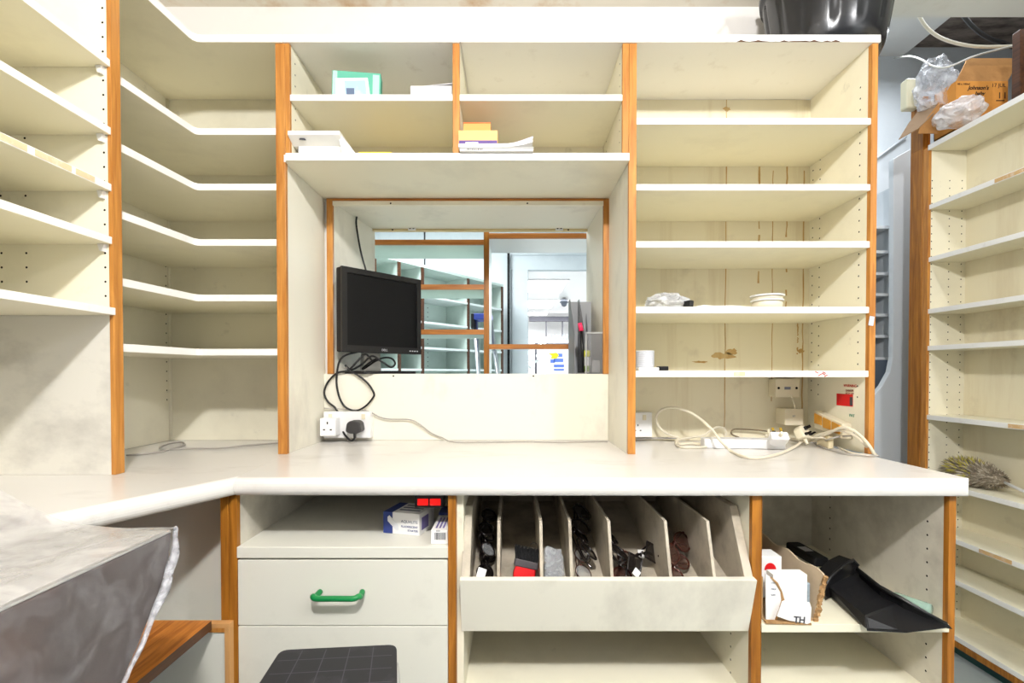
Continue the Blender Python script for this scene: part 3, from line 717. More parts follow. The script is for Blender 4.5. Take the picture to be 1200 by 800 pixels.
# ------------------------------------------------------------------ behind the gap on the right
t = thing('passage_shelving', 'narrow blue grey shelf stack seen through the gap beside the right-hand bay', 'shelving unit', (1.9, 2.5, 0))
xs0, xs1 = PX(1012, 2.5), PX(1064, 2.5)
b = MB(); b.box(xs0, xs1, 2.695, 2.715, 0, PZ(262, 2.5)); b.build('back_panel', M['bluewall'], t)
b = MB(); b.box(PX(1020,2.5)-.004, PX(1022,2.5), 2.5, 2.695, 0, PZ(262,2.5)); holes(b, PX(1022,2.5), 2.54, zrange(1.1, 1.9), (1,0,0)); b.build('upright', [M['bluewall'], M['hole']], t)
for y in (266, 295, 320.5, 345, 369, 394, 420):
    b = MB(); b.box(PX(1022.2,2.5), xs1, 2.5, 2.695, PZ(y,2.5)-.007, PZ(y,2.5)+.007); b.build('shelf', M['white_plastic'], t)
b = MB(); b.box(xs1, xs1+.015, 2.5, 2.695, 0, PZ(262,2.5)); b.build('side_panel', M['bluewall'], t)
t = thing('dark_board', 'dark grey board leaning behind the pale blue screen in the gap', 'board', (1.85, 2.44, 0))
b = MB(); b.prism([(PX(1015,2.43),0), (PX(1052,2.43),0), (PX(1050,2.43),PZ(421.5,2.43)), (PX(1015,2.43),PZ(421.5,2.43))], 2.42, 2.435, 'y'); b.build('board', mat('slate_grey', (92,102,114), .5, .3, dirt=(60,68,78), dirt_scale=6), t)

# ------------------------------------------------------------------ monitor on the sill
a, c = Vector((PX(401,1.61,1.3), 1.61)), Vector((PX(493.5,1.857,1.3), 1.857))
Lm = (c-a).length; ang = math.atan2(c.y-a.y, c.x-a.x); mid = (a+c)/2
zm0 = PZ(411.8, 1.61); zm1 = PZ(311, 1.61); Hm = zm1-zm0
t = thing('monitor', 'black square computer monitor turned on its stand in the left of the hatch', 'monitor', (mid.x, mid.y, HZ0+.0006), (0,0,ang))
zo = zm0-(HZ0+.0006)
h = Lm/2; z1 = zo+Hm; bz = .019
b = MB(); b.box(-h, h, .012, .040, zo, z1); b.box(-h*.72, h*.72, .040, .075, zo+.05, z1-.04); body = b.build('body', M['black_matt'], t, bevel=.005, local=True)
b = MB()
for q in ((-h,h,zo,zo+bz+.004),(-h,h,z1-bz,z1),(-h,-h+bz,zo+bz+.004,z1-bz),(h-bz,h,zo+bz+.004,z1-bz)): b.box(q[0],q[1],0,.012,q[2],q[3])
b.build('bezel', M['black'], t, local=True)
b = MB(); b.box(-h+bz, h-bz, .006, .0118, zo+bz+.004, z1-bz); b.build('screen', M['screen'], t, local=True)
lg = mat('pale_grey_print', (200,202,206), .5)
lettering('logo', 'DELL', .011, (-.012, -.0006, zo+.007), (math.pi/2,0,0), lg, t, local=True, spacing=1.0)
for k in range(4):
    b = MB(); b.box(h-.055+k*.011, h-.049+k*.011, -.001, 0, zo+.009, zo+.013); b.build('button', lg, t, local=True)
b = MB(); b.prism([(-.038,.006),(.038,.006),(.030,zo+.08),(-.030,zo+.08)], .078, .10, 'y'); b.build('stand_neck', M['steel'], t, local=True)
b = MB(); b.box(-.03, .03, .070, .082, zo+.03, zo+.10); b.build('hinge', M['black'], t, local=True)
b = MB(); b.prism(fillet([(-.115,-.05),(.115,-.05),(.095,.13),(-.095,.13)], [0,1,2,3], .03), 0, .010, 'z'); b.build('stand_base', M['black_matt'], t, bevel=.002, local=True)

# cables of the monitor
def cable(name, label, pts, r, m, cat='cable', group=None, k=8):
    b = MB(); b.tube(smooth_path(pts, k), r, 8); return tag(b.build(name, m), label, cat, group)
Yc = YB-.012
kp = lambda L: [P(x, y, Y) for x, y, Y in L]
cable('power_cable', 'black mains cable looping from monitor stand down to the black plug', kp([(435,421,1.72),(428,415,1.66),(418,424,Yc),(408,434,Yc),(395,437,Yc),(384,448,Yc),(380,460,Yc),(384,470,Yc),(393,478,Yc),(398,488,Yc),(400,500,Yc),(404,509,Yc-.03),(411,516,Yc-.05),(415.5,513,Yc-.06),(416,507,Yc-.058)]), .0034, M['cable_black'], group='black monitor cables')
cable('signal_cable', 'black video cable hanging in a rounded loop below the hatch sill', kp([(420,412,1.70),(405,416,1.62),(398,423,1.63),(395,436,Yc),(394.5,450,Yc),(398,466,Yc),(405,477,Yc),(417,481,Yc),(428,476,Yc),(437,466,Yc),(438,460,Yc),(431,449,Yc),(420,440,Yc),(410,434,Yc),(404.5,427.5,Yc)]), .0034, M['cable_black'], group='black monitor cables')
cable('signal_cable', 'short black cable coiled behind the foot of the monitor', kp([(404.5,428,Yc),(412,433,1.66),(425,426,1.69),(436,417,1.70),(448,424,1.70),(458,430,1.71),(463,426,1.72),(459,420,1.73),(450,419,1.74),(440,423,1.74),(428,431,1.74),(425,431.5,1.73),(434,424,1.72),(442,420,1.72)]), .0034, M['cable_black'], group='black monitor cables')
cable('hanging_cable', 'thin black cable hanging from the hatch ceiling down behind the monitor', kp([(418,253,1.80),(417.5,262,1.80),(420,280,1.80),(424,300,1.80),(429,318,1.80),(432,340,1.80)])+[Vector((PX(436,1.8),1.80,1.25))], .0035, M['cable_black'])
g = [(380,478,Yc),(395,479,Yc),(415,480,Yc),(430,481,Yc),(445,488.5,Yc),(458,491,Yc),(480,491.5,Yc),(492,497,Yc),(505,507,Yc),(518,512.5,Yc)]
cable('wire', 'thin grey wire drooping from the double socket along the foot of the niche', kp(g)+[PS(x,y,ZT+.0035) for x,y in ((530,517.5),(560,518),(610,517.5),(660,518),(712,517.2))], .0021, M['cable_grey'])
cable('wire', 'thin grey wire lying loose on the corner worktop with a small coil', [PS(x,y,ZT+.0035) for x,y in ((148,533),(170,531.5),(190,528.5),(203,525),(216,521),(213,518),(200,519),(188,523.5),(190,526.5),(205,526),(230,525),(260,524.5),(290,521.5),(328,518.5))], .0028, M['cable_grey'])

# ------------------------------------------------------------------ sockets and plugs
def pins(b, x, z, Y, s=1.0, mi=1):
    for dx, dz, w, hh in ((0,.011,.004,.008),(-.011,-.011,.0065,.004),(.011,-.011,.0065,.004)):
        b.box(x+(dx-w/2)*s, x+(dx+w/2)*s, Y-.0006, Y, z+(dz-hh/2)*s, z+(dz+hh/2)*s, mi)
def socket(label, px0, px1, py0, py1, gangs, Yw=YB, depth=.028, grp='wall sockets'):
    x0, x1 = PX(px0,Yw-depth,1.0), PX(px1,Yw-depth,1.0); z1, z0 = PZ(py0,Yw-depth), PZ(py1,Yw-depth)
    z0 = max(z0, ZT+.0015)
    t = thing('wall_socket', label, 'socket', ((x0+x1)/2, Yw, z0), group=grp)
    b = MB(); b.box(x0, x1, Yw-depth, Yw-.0003, z0, z1); b.build('back_box', M['white_plastic'], t, bevel=.003)
    b = MB(); b.box(x0+.001, x1-.001, Yw-depth-.004, Yw-depth, z0+.001, z1-.001)
    w = (x1-x0)/gangs
    for g in range(gangs):
        pins(b, x0+w*(g+.46), z0+(z1-z0)*.38, Yw-depth-.004, .8)
    b.build('face_plate', [M['white_plastic'], M['hole']], t)
    for g in range(gangs):
        s = MB(); xx = x0+w*(g+.70 if gangs == 1 else (.30 if g == 0 else 1.70)); s.box(xx-.006, xx+.006, Yw-depth-.007, Yw-depth-.004, z1-.026, z1-.008); s.build('switch', M['cream_plastic'], t, bevel=.001)
    return t
socket('white double wall socket under the monitor, black plug in its right side', 379.5, 434.5, 482, 513, 2)
socket('white single wall socket half hidden behind the bay post', 733, 764, 483, 512, 1)
pa = P(386, 499.5, YB-.06)
t = thing('plug_adaptor', 'white square plug adaptor with three pin holes pushed into the double socket', 'adaptor', pa)
b = MB(); b.box(pa.x-.026, pa.x+.026, YB-.075, YB-.0325, pa.z-.030, pa.z+.028); b.build('body', M['white_plastic'], t, bevel=.003)
b = MB(); b.box(pa.x-.024, pa.x+.024, YB-.077, YB-.075, pa.z-.028, pa.z+.026); pins(b, pa.x, pa.z+.002, YB-.077, 1.0); b.build('face', [M['white_plastic'], M['hole']], t)
pb = P(417, 500, YB-.05)
t = thing('mains_plug', 'black mains plug in the right side of the double socket', 'plug', pb)
b = MB(); b.prism(fillet([(-.026,-.012),(-.012,-.020),(.012,-.020),(.026,-.012),(.022,.014),(.012,.022),(-.012,.022),(-.022,.014)], range(8), .006, 3), -.028, .017, 'y'); b.build('body', mat('worn_black_plug', (52,50,50), .5), t, bevel=.004, local=True)
b = MB(); b.tube([(0,-.010,-.018),(0,-.010,-.036)], [.006,.0045], 8); b.build('cable_sleeve', M['cable_black'], t, local=True)

# mesh file holder on the sill
x0, x1 = PX(671, 1.74), PX(704.5, 1.74)
z0 = HZ0+.0008; zt_ = PZ(345, 1.72); zf = PZ(391, 1.69)
mesh_g = mat('grey_metal_mesh', (128,128,130), .45, .4); 
meshm = film('see_through_grey_mesh', (130,130,132), .38, .5, .12, 400, .1)
t = thing('file_holder', 'grey wire mesh desk organiser with sloping file slots, right end of the hatch sill', 'organiser', ((x0+x1)/2, 1.74, z0))
for i, xx in enumerate((x0, x0+.035, x1-.002)):
    b = MB(); b.prism([(1.69,z0),(1.87,z0),(1.87,zt_),(1.83,zt_),(1.69,zf)], xx, xx+.002, 'x'); b.build('side_panel', mesh_g if i != 1 else meshm, t)
b = MB(); b.box(x0+.002, x1-.002, 1.868, 1.870, z0, zt_-.004); b.build('back_panel', mat('light_grey_mesh', (165,166,168), .5), t)
b = MB(); b.box(x0+.002, x1-.002, 1.655, 1.868, z0, z0+.003); b.build('base', mesh_g, t)
b = MB(); b.box(x0+.035, x1-.002, 1.655, 1.657, z0, zf); b.build('pen_pocket', meshm, t)
b = MB(); b.box(x0+.033, x1, 1.6535, 1.6585, zf-.002, zf+.003); b.box(x0+.033, x0+.037, 1.6535, 1.6585, z0, zf); b.build('wire_rim', M['steel'], t)
b = MB(); b.prism([(1.75,z0+.01),(1.86,z0+.01),(1.86,zt_-.05)], x0+.066, x0+.068, 'x'); b.build('inner_divider', mesh_g, t)
pp = P(680, 385, 1.70)
t = thing('marker_pen', 'marker pen with a bright pink cap standing in the grey organiser', 'pen', (pp.x, 1.71, z0+.003))
b = MB(); b.tube([(pp.x+.012,1.70,z0+.0045),(pp.x+.004,1.70,pp.z-.008)], .0055, 10); b.build('barrel', M['black'], t)
b = MB(); b.tube([(pp.x+.004,1.70,pp.z-.008),(pp.x-.002,1.70,pp.z+.020)], [.009,.0075], 10); b.build('cap', mat('pink_plastic', (250,50,100), .4), t)
pg = P(688.5, 412, 1.665)
t = thing('glue_stick', 'glue stick with yellow cap and green printed label in the organiser pocket', 'glue stick', (pg.x, 1.667, z0+.003))
b = MB(); b.lathe([(.001,.0003),(.0105,.0003),(.0105,.055),(.001,.055)], n=16); b.build('tube', M['white_plastic'], t, local=True)
b = MB(); b.lathe([(.0115,.0555),(.0115,.074),(.009,.078),(.001,.078)], n=16); b.build('cap', mat('yellow_plastic', (225,225,50), .4), t, local=True)
b = MB(); b.lathe([(.0107,.004),(.0107,.024)], n=16); b.build('label_band', mat('green_print', (120,150,50), .5), t, local=True)
pe = P(698.5, 424, 1.662)
b = MB(); b.obox((pe.x, 1.667, z0+.025), (.026,.006,.042), (0,.06,0)); tag(b.build('eraser', M['paper'], bevel=.001), 'small white eraser block beside the glue stick in the organiser', 'eraser')

# ------------------------------------------------------------------ sloping tray with its dividers
from mathutils import noise as mnoise
t = thing('dispensing_tray', 'grimy white sloping pull-out tray divided into seven slots under the worktop', 'tray', (.2, 1.2, .56))
yt, yb_ = 1.045, 1.082                       # front board: top leans out
zt0, zt1 = PZ(739.5, yb_), PZ(680, yt)
fx0, fx1 = PX(538.5, yt, .68), PX(887.5, yt, .68)
b = MB(); b.prism([(yb_,zt0),(yt,zt1),(yt+.016,zt1+.002),(yb_+.016,zt0+.002)], fx0, fx1, 'x'); b.build('front_board', M['niche'], t, bevel=.001)
ye = 1.50
zb_f, zb_r = zt1-.048, .735
sl = (zb_r-zb_f)/(ye-yb_)
def tfloor(Y): return zb_f+sl*(Y-yb_)+.001
b = MB(); b.prism([(yb_+.012,zb_f-.006),(ye,zb_r-.006),(ye,zb_r),(yb_+.012,zb_f)], fx0+.012, fx1-.012, 'x'); b.build('base', M['tray'], t)
ys_, zs2 = 1.135, .818
for xo0, xo1, nm in ((fx0+.002, fx0+.021, 0), (fx1-.021, fx1-.002, 1)):
    b = MB(); b.prism([(yb_+.012,zt0+.01),(yt+.014,zt1),(ys_,zs2),(ye,zs2),(ye,zb_r-.006)], xo0, xo1, 'x'); b.build('side_board', M['tray'], t, bevel=.001)
b = MB(); b.box(fx0+.021, fx1-.021, ye-.012, ye, zb_r, zs2); b.build('back_board', M['tray'], t)
dvx = [PX(x, 1.055, .69) for x in (584, 635, 670.4, 718, 787, 838.6)]
zdv = PZ(610, 1.10)
for x in dvx:
    b = MB(); b.prism([(yb_+.012,zb_f),(yt+.015,zt1+.001),(1.10,zdv),(ye-.012,zdv),(ye-.012,zb_r)], x-.0035, x+.0035, 'x'); b.build('divider', M['tray'], t, bevel=.0006)
slots = [fx0+.021]+dvx+[fx1-.021]
smid = [(slots[i]+slots[i+1])/2 for i in range(7)]
tilt = math.atan(sl)

M['acetate'] = mat('dark_acetate', (24,18,18), .15, .6); M['acetate_brown'] = mat('brown_acetate', (70,34,26), .15, .6)
def lens(name, c, a):
    m = film(name, c, a, .05, 0, 10, 0); return m
M['lens_dark'] = lens('dark_lens', (18,14,14), .9); M['lens_brown'] = lens('brown_lens', (70,44,36), .75); M['lens_clear'] = lens('clear_lens', (225,228,230), .3)
def glasses(label, loc, rot, frame, lensm, w=.136, h=.042, rnd=.35, group='pairs of glasses in the tray', metal=False):
    w *= 1.0; t = thing('eyeglasses', label, 'glasses', loc, rot, group)
    lw = w*.40; r = .0012 if metal else .0024
    def outline(cx):
        o = []
        for k in range(28):
            a = 2*math.pi*k/28; n = 2/(1+ (1-rnd)*1.6)
            x = math.copysign(abs(math.cos(a))**n, math.cos(a))*lw/2; z = math.copysign(abs(math.sin(a))**n, math.sin(a))*h/2
            o.append(Vector((cx+x, .004*(1-abs(x)/lw), z)))
        return o
    cx = w*.25
    b = MB()
    for s in (-1, 1): b.tube(outline(s*cx), r, 6, closed=True)
    b.tube(smooth_path([(-cx+lw/2,.003,h*.12),(0,-.001,h*.26),(cx-lw/2,.003,h*.12)], 4), r, 6)
    b.build('frame', frame, t, local=True)
    for s in (-1, 1):
        b = MB(); f = b.bm.faces.new([b.bm.verts.new(p) for p in outline(s*cx)]); b.build('lens', lensm, t, local=True)
        e = w/2
        b = MB(); b.tube(smooth_path([(s*(cx+lw/2),.003,h*.3),(s*e,.008,h*.3),(s*(e-.012),.016+.004*(s>0),h*.28),(s*-.02,.018+.006*(s>0),h*.12),(s*-.045,.018+.006*(s>0),-h*.1),(s*-.060,.018+.006*(s>0),-h*.42)], 4), [r*1.3]*21, 6, flat=.7)
        b.build('temple', frame, t, local=True)
    return t
def place_glasses(i, y, lift, label, frame, lensm, yaw=90, dx=0, roll=0, **k):
    return glasses(label, (smid[i]+dx, y, tfloor(y)+.012+lift), (math.radians(90+roll) - 0, tilt*0, math.radians(yaw)) if False else (0,0,0), frame, lensm, **k)
def lay(i, y, lift, label, frame, lensm, yaw=90, dx=0, pitch=-60, **k):
    """yaw about the vertical after leaning the front back by pitch, then following the tray's slope"""
    g = glasses(label, (smid[i]+dx, y, tfloor(y)+lift), (0,0,0), frame, lensm, **k)
    R = Matrix.Rotation(tilt, 4, 'X') @ Matrix.Rotation(math.radians(yaw), 4, 'Z') @ Matrix.Rotation(math.radians(pitch), 4, 'X')
    g.rotation_euler = R.to_euler(); return g
A, B_, LD, LB, LC = M['acetate'], M['acetate_brown'], M['lens_dark'], M['lens_brown'], M['lens_clear']
lay(0, 1.165, .018, 'black sunglasses at the bottom of the leftmost tray slot, by a white tag', A, LD, 88, 0, -75, w=.13, h=.038)
lay(0, 1.20, .050, 'black glasses with clear lenses lying higher in the leftmost tray slot', A, LC, 94, .002, -62, w=.13, h=.036)
lay(0, 1.24, .078, 'dark sunglasses topmost in the leftmost tray slot', A, LD, 86, 0, -70, w=.13, h=.038)
lay(3, 1.16, .020, 'thin framed glasses with clear lenses at the front of the fourth tray slot', B_, LC, 84, -.004, -70, w=.132, h=.040, metal=True)
lay(3, 1.19, .052, 'black glasses in the middle of the fourth tray slot pile', A, LD, 98, .006, -50, w=.134, h=.044)
lay(3, 1.24, .085, 'large black sunglasses topmost in the fourth tray slot', A, LD, 80, .004, -62, w=.140, h=.052, rnd=.6)
lay(4, 1.15, .020, 'dark red-brown glasses at the bottom front of the fifth tray slot', B_, LB, 70, -.015, -72, w=.134, h=.044)
lay(4, 1.19, .050, 'black sunglasses leaning over the others in the fifth tray slot', A, LD, 100, -.030, -55, w=.138, h=.048)
lay(4, 1.145, .042, 'big round-lensed black sunglasses with a white tag, right side of fifth slot', A, LD, 40, .030, -35, w=.142, h=.056, rnd=1.0)
lay(5, 1.14, .022, 'brown sunglasses lying lowest in the sixth tray slot', B_, LB, 60, -.004, -70, w=.128, h=.042)
lay(5, 1.175, .050, 'brown sunglasses with square lenses, upper pair in the sixth tray slot', B_, LB, 48, .006, -48, w=.132, h=.046, rnd=.1)
def slip(label, c, size, rot, m='paper'):
    b = MB(); b.obox((0,0,0), size); o = b.build('price_tag', M[m]); o.location = c; o.rotation_euler = rot
    return tag(o, label, 'tag', 'white paper tags in the tray')
slip('small white paper tag on the glasses in the leftmost tray slot', P(564, 672, 1.085), (.020,.0008,.024), (-.5,.4,.2))
slip('small white paper tag behind the round sunglasses in the fifth slot', P(751, 649, 1.17), (.016,.0008,.020), (-.3,.1,.2))
slip('pointed white paper tag under the glasses in the fifth slot', P(746, 671, 1.10), (.018,.0008,.016), (-.4,.8,.1))
# red brush
c = P(611, 662, 1.10)
t = thing('hand_brush', 'small red and black brush with thick bristles in the second tray slot', 'brush', (c.x, 1.10, tfloor(1.10)), (0,0,0))
R = (math.radians(-18), math.radians(12), 0)
b = MB(); b.prism(fillet([(-.026,.030),(-.020,.004),(.020,.004),(.026,.030),(.022,.050),(-.022,.050)], range(6), .006, 3), -.012, .012, 'y'); b.build('head', M['red'], t, bevel=.003, local=True)
b = MB(); b.box(-.027,.027,-.014,.014,.046,.062); b.build('band', mat('grey_band', (70,66,70), .4), t, bevel=.002, local=True)
rs = random.Random(5); b = MB()
for k in range(420):
    x, y = rs.uniform(-.025,.025), rs.uniform(-.012,.012); d = Vector((x*.25+rs.uniform(-.004,.004), rs.uniform(-.004,.004), rs.uniform(.022,.032)))
    b.tube([(x,y,.061),Vector((x,y,.061))+d], [.0012,.0006], 3, cap=False)
o = b.build('bristles', M['black_matt'], t, local=True); o['kind'] = 'stuff'
b = MB(); b.tube([(.012+.010*math.cos(a), .004, .092+.012*math.sin(a)) for a in [k*.3 for k in range(21)]], .0008, 5, closed=True); b.build('hanging_loop', M['cable_black'], t, local=True)
t.rotation_euler = R
# clear blister pack
c = P(650, 664, 1.10)
t = thing('blister_pack', 'clear crinkled plastic blister pack upright in the third tray slot', 'packaging', (c.x, 1.10, tfloor(1.10)+.001), (math.radians(-22),0,0))
b = MB(); b.prism(fillet([(-.024,0),(.024,0),(.022,.078),(-.022,.096)], [2,3], .016, 5), -.010, .006, 'y'); b.build('shell', film('blister_film', (205,208,212), .25, .12, .55, 60, .9, 80), t, bevel=.004, local=True)
b = MB(); b.box(-.018,.018,-.003,.001,.004,.084); b.build('insert', mat('grey_card', (150,152,156), .5), t, local=True)

# ------------------------------------------------------------------ drawer unit's open compartment
zc_ = PZ(647, YL)+.0130
navy = mat('navy_print', (44,62,130), .5); violet = mat('violet_print', (120,110,170), .5); lgrey = mat('grey_print', (120,124,140), .6)
p0, p1 = PS(449, 624, zc_), PS(491.5, 628, zc_)
an = math.atan2(p1.y-p0.y, p1.x-p0.x); Lb = (p1-p0).length
t = thing('starter_box', 'white and navy carton of fluorescent starters lying on the drawer unit shelf', 'carton', (p0.x, p0.y, zc_), (0,0,an))
hb = .052; db = .085
b = MB(); b.box(Lb*.26, Lb, 0, db, 0, hb); b.build('carton', M['paper'], t, bevel=.001, local=True)
b = MB(); b.box(0, Lb*.26, .0002, db, 0, hb-.0002); b.build('end_panel', navy, t, bevel=.001, local=True)
b = MB(); b.prism([(Lb*.13,.040),(Lb*.18,.044),(Lb*.42,.022),(Lb*.44,.010),(Lb*.38,.008),(Lb*.13,.030)], -.0008, -.0001, 'y'); b.build('starter_picture', mat('grey_white_print', (226,226,230), .5), t, local=True)
lettering('title', 'AQUALITE', .0092, (Lb*.50,-.0004,.0285), (math.pi/2,0,0), lgrey, t, local=True)
lettering('title', 'FLUORESCENT', .0066, (Lb*.50,-.0004,.0175), (math.pi/2,0,0), navy, t, local=True)
lettering('title', 'STARTER', .0066, (Lb*.68,-.0004,.0085), (math.pi/2,0,0), navy, t, local=True)
b = MB(); b.box(Lb+.0001, Lb+.0006, .012, .05, .010, .040); b.build('side_print', violet, t, local=True)
for k in range(3):
    b = MB(); b.box(Lb*.34, Lb*.9, .02+k*.02, .028+k*.02, hb, hb+.0004); b.build('top_print', lgrey, t, local=True)
x0, x1 = PX(505, 1.085, .77), PX(524.6, 1.085, .77)
t = thing('starter_box', 'white carton with a barcode end standing against the orange post, lid end navy', 'carton', ((x0+x1)/2, 1.085, zc_))
hb2 = PZ(621, 1.085)-zc_
b = MB(); b.box(x0, x1, 1.085, 1.20, zc_, zc_+hb2); b.build('carton', M['paper'], t, bevel=.0008)
b = MB(); b.box(x0, x1, 1.2003, 1.26, zc_, zc_+hb2+.006); b.build('end_panel', navy, t, bevel=.0008)
b = MB(); rs = random.Random(3); x = x0+.008
while x < x1-.006:
    w = rs.choice((.0006,.001,.0016)); b.box(x, x+w, 1.0845, 1.0849, zc_+.010, zc_+.026); x += w+rs.choice((.0007,.0012))
b.build('barcode', M['grey_dark'], t)
lettering('digits', '5021', .005, ((x0+x1)/2-.007, 1.0846, zc_+.0285), (math.pi/2,0,0), M['grey_dark'], t)
for k in range(3):
    b = MB(); b.box(x0+.008+k*.008, x0+.012+k*.008, 1.10, 1.18, zc_+hb2, zc_+hb2+.0004); b.build('top_print', violet, t)
pr = P(503, 587.5, 1.13); zz = ZWB-.0005
t = thing('rocker_switch', 'dark double switch plate with two glowing red rockers under the worktop', 'switch', (pr.x, 1.14, zz-.04))
b = MB(); b.box(PX(486,1.13,.8), PX(520,1.13,.8), 1.13, 1.16, PZ(595,1.13), zz); b.build('plate', M['black'], t, bevel=.002)
rk = mat('red_rocker', (255,30,28), .35); rk.node_tree.nodes['Principled BSDF'].inputs['Emission Color'].default_value = rgb((255,24,20)); rk.node_tree.nodes['Principled BSDF'].inputs['Emission Strength'].default_value = .55
for a, c in ((489.5,502),(504,516.5)):
    b = MB(); b.box(PX(a,1.13,.8), PX(c,1.13,.8), 1.126, 1.1302, PZ(591.7,1.13), PZ(584,1.13)); b.build('rocker', rk, t, bevel=.001)

# ------------------------------------------------------------------ torn carton and dustpan on the right-hand shelf
kraft = mat('brown_cardboard', (186,156,120), .8, .1, dirt=(140,108,76), dirt_scale=9, dirt_amt=.5); pale_k = mat('pale_cardboard', (206,186,158), .8, .1, dirt=(170,146,116), dirt_scale=12, dirt_amt=.5)
torn = mat('torn_card_edge', (176,140,98), .9, .05, dirt=(120,88,54), dirt_scale=60, dirt_amt=.8)
zf_ = ZRS+.0006
t = thing('torn_carton', 'torn open cardboard carton crammed with papers on the right base unit shelf', 'carton', (.63, 1.2, zf_))
cx0, cx1 = PX(896.5, 1.075, .6), PX(956, 1.075, .6)
b = MB(); b.box(cx0, cx1, 1.08, 1.42, zf_, zf_+.003); b.build('base', kraft, t)
rs = random.Random(11)
zr1, zr2 = PZ(672, 1.085), PZ(672, 1.085)+.002
top = [(1.085+.335*k/14, zr1+.004*math.sin(k*1.3)) for k in range(15)]
poly = [(1.42, zf_), (1.42, zr1)] + top[::-1] + [(1.080, zr1-.006), (1.088, zr1-.03), (1.079, zr1-.05), (1.088, zf_+.03), (1.078, zf_)]
b = MB(); b.prism(poly, 0, .004, 'x'); b.xform(Matrix.Translation((cx1, 0, zf_)) @ Matrix.Shear('XY', 4, (.0,.0)) @ Matrix.Translation((0,0,-zf_)))
for v in b.bm.verts: v.co.x += (v.co.z-zf_)*.20
b.build('side_panel', pale_k, t)
b = MB()                                # torn front edge of that side, furry
zz = zf_+.002
while zz < zr1-.004:
    b.obox((cx1+.002+(zz-zf_)*.20, 1.079+rs.uniform(-.003,.004), zz), (.007+rs.uniform(0,.004), .006, .010), (rs.uniform(-.4,.4), rs.uniform(-.4,.4), rs.uniform(-.5,.5))); zz += .008
b.build('torn_edge', torn, t)
b = MB(); b.box(cx0, cx0+.003, 1.09, 1.42, zf_, zr1-.01); b.build('side_panel', kraft, t)
b = MB(); b.box(cx0, cx1+.01, 1.417, 1.42, zf_, zr1); b.build('back_panel', kraft, t)
pq = lambda x, y, Y=1.078: (PX(x, Y, .62), PZ(y, Y))
b = MB(); b.prism([pq(*q) for q in ((897,672),(903,676),(910,683),(915,693),(917,703),(914,713),(911,722),(908,728.5),(898,729))], 1.078, 1.081, 'y'); b.build('front_flap', M['paper'], t)
b = MB(); b.tube([Vector((PX(x,1.077,.62), 1.077, PZ(y,1.077))) for x,y in ((903,676),(910,683),(915.5,693),(917.5,703),(914,713),(911,722),(908,728.5))], [.0015,.003,.002,.0035,.002,.0025,.0015], 6); b.build('torn_edge', torn, t)
for k, y in enumerate((683, 690, 697)):
    q = pq(903.5, y, 1.0775)
    lettering('print', ('ITM', 'MIDI', 'SIZE')[k], .0055, (q[0], 1.0776, q[1]-.002), (math.pi/2,0,0), lgrey, t)
b = MB(); b.prism([pq(*q, 1.062) for q in ((911,722),(917,705),(921,703.5),(949,706),(951,712),(950,729.5),(946,731),(938,729),(925,727))], 1.062, 1.065, 'y'); b.build('front_flap', M['paper'], t)
q = pq(930, 729, 1.0615); lettering('print', 'TH', .0195, (q[0], 1.0616, q[1]), (math.pi/2,math.radians(4),0), M['grey_dark'], t, depth=.0003, bold=.0005)
b = MB(); b.obox((PX(924,1.066,.58), 1.070, zf_+.002), (.10,.012,.004), (0,.03,0)); b.build('torn_edge', torn, t)
def leaflet(label, x0, x1, y0, y1, Y, dy, rot=0, m='paper'):
    a = PX(x0, Y, .65); c = PX(x1, Y, .65); zt = PZ(y0, Y); zb = max(PZ(y1, Y), zf_+.004)
    t = thing('paper_carton', label, 'carton', ((a+c)/2, Y, zb), (0,0,rot), 'white cartons in the torn carton')
    b = MB(); b.box(a, c, Y, Y+dy, zb, zt)
    b.build('carton', M[m], t, bevel=.001); return t, a, c, zt, zb
leaflet('plain white carton leaning at the front of the torn carton', 906, 946, 673, 716, 1.09, .03, 0)
tt, a, c, zt, zb = leaflet('white carton with a red dome print standing deeper in the torn carton', 886, 916, 652, 700, 1.16, .05)
b = MB(); pm = Vector(((a*.45+c*.55), 1.1594, zt-.032)); b.prism([(pm.x+.014*math.cos(k*math.pi/12), pm.z+.017*math.sin(k*math.pi/12)) for k in range(13)], 1.1588, 1.1598, 'y'); b.build('red_print', M['red'], tt)
t = thing('red_carton', 'red carton lying at the far end inside the torn carton', 'carton', (.63, 1.30, zf_+.05))
b = MB(); b.box(cx0+.01, cx0+.07, 1.27, 1.36, zf_+.0035, zr1-.008); b.build('carton', mat('dull_red_card', (150,40,34), .6), t, bevel=.001)
t = thing('plastic_sleeve', 'pale blue grey plastic sleeve wedged at the right inside the torn carton', 'sleeve', (.665, 1.10, zf_+.004))
b = MB(); b.box(cx1-.016, cx1-.002, 1.092, 1.17, zf_+.0045, zr1-.025); b.build('sleeve', film('sleeve_film', (176,192,204), .6, .3, .3, 30, .5), t, bevel=.002)

t = thing('dustpan', 'large black plastic dustpan lying on the right base unit shelf, lip overhanging', 'dustpan', (.82, 1.2, zf_))
def D(px, py, h): return PS(px, py, zf_+h)
zl = .004
bl_, bm_, br_ = D(1017,737,zl+.002), D(1062,739.5,zl+.002), D(1108,734,.010)      # lip
cl, cr = D(1014,721,.026), D(1052,706.5,.030)                                      # crease
kl, kr = D(970,686,.030), D(1004,671,.045)                                         # back of the pan
b = MB()
def sheet(q, th=.003):
    q = [Vector(p) for p in q]; n = (q[1]-q[0]).cross(q[2]-q[0]).normalized()
    if n.z < 0: n = -n
    lo = [b.bm.verts.new(p-n*th) for p in q]; hi = [b.bm.verts.new(p) for p in q]; m = len(q)
    b.bm.faces.new(hi); b.bm.faces.new(lo[::-1])
    for i in range(m): b.bm.faces.new((lo[i], lo[(i+1)%m], hi[(i+1)%m], hi[i]))
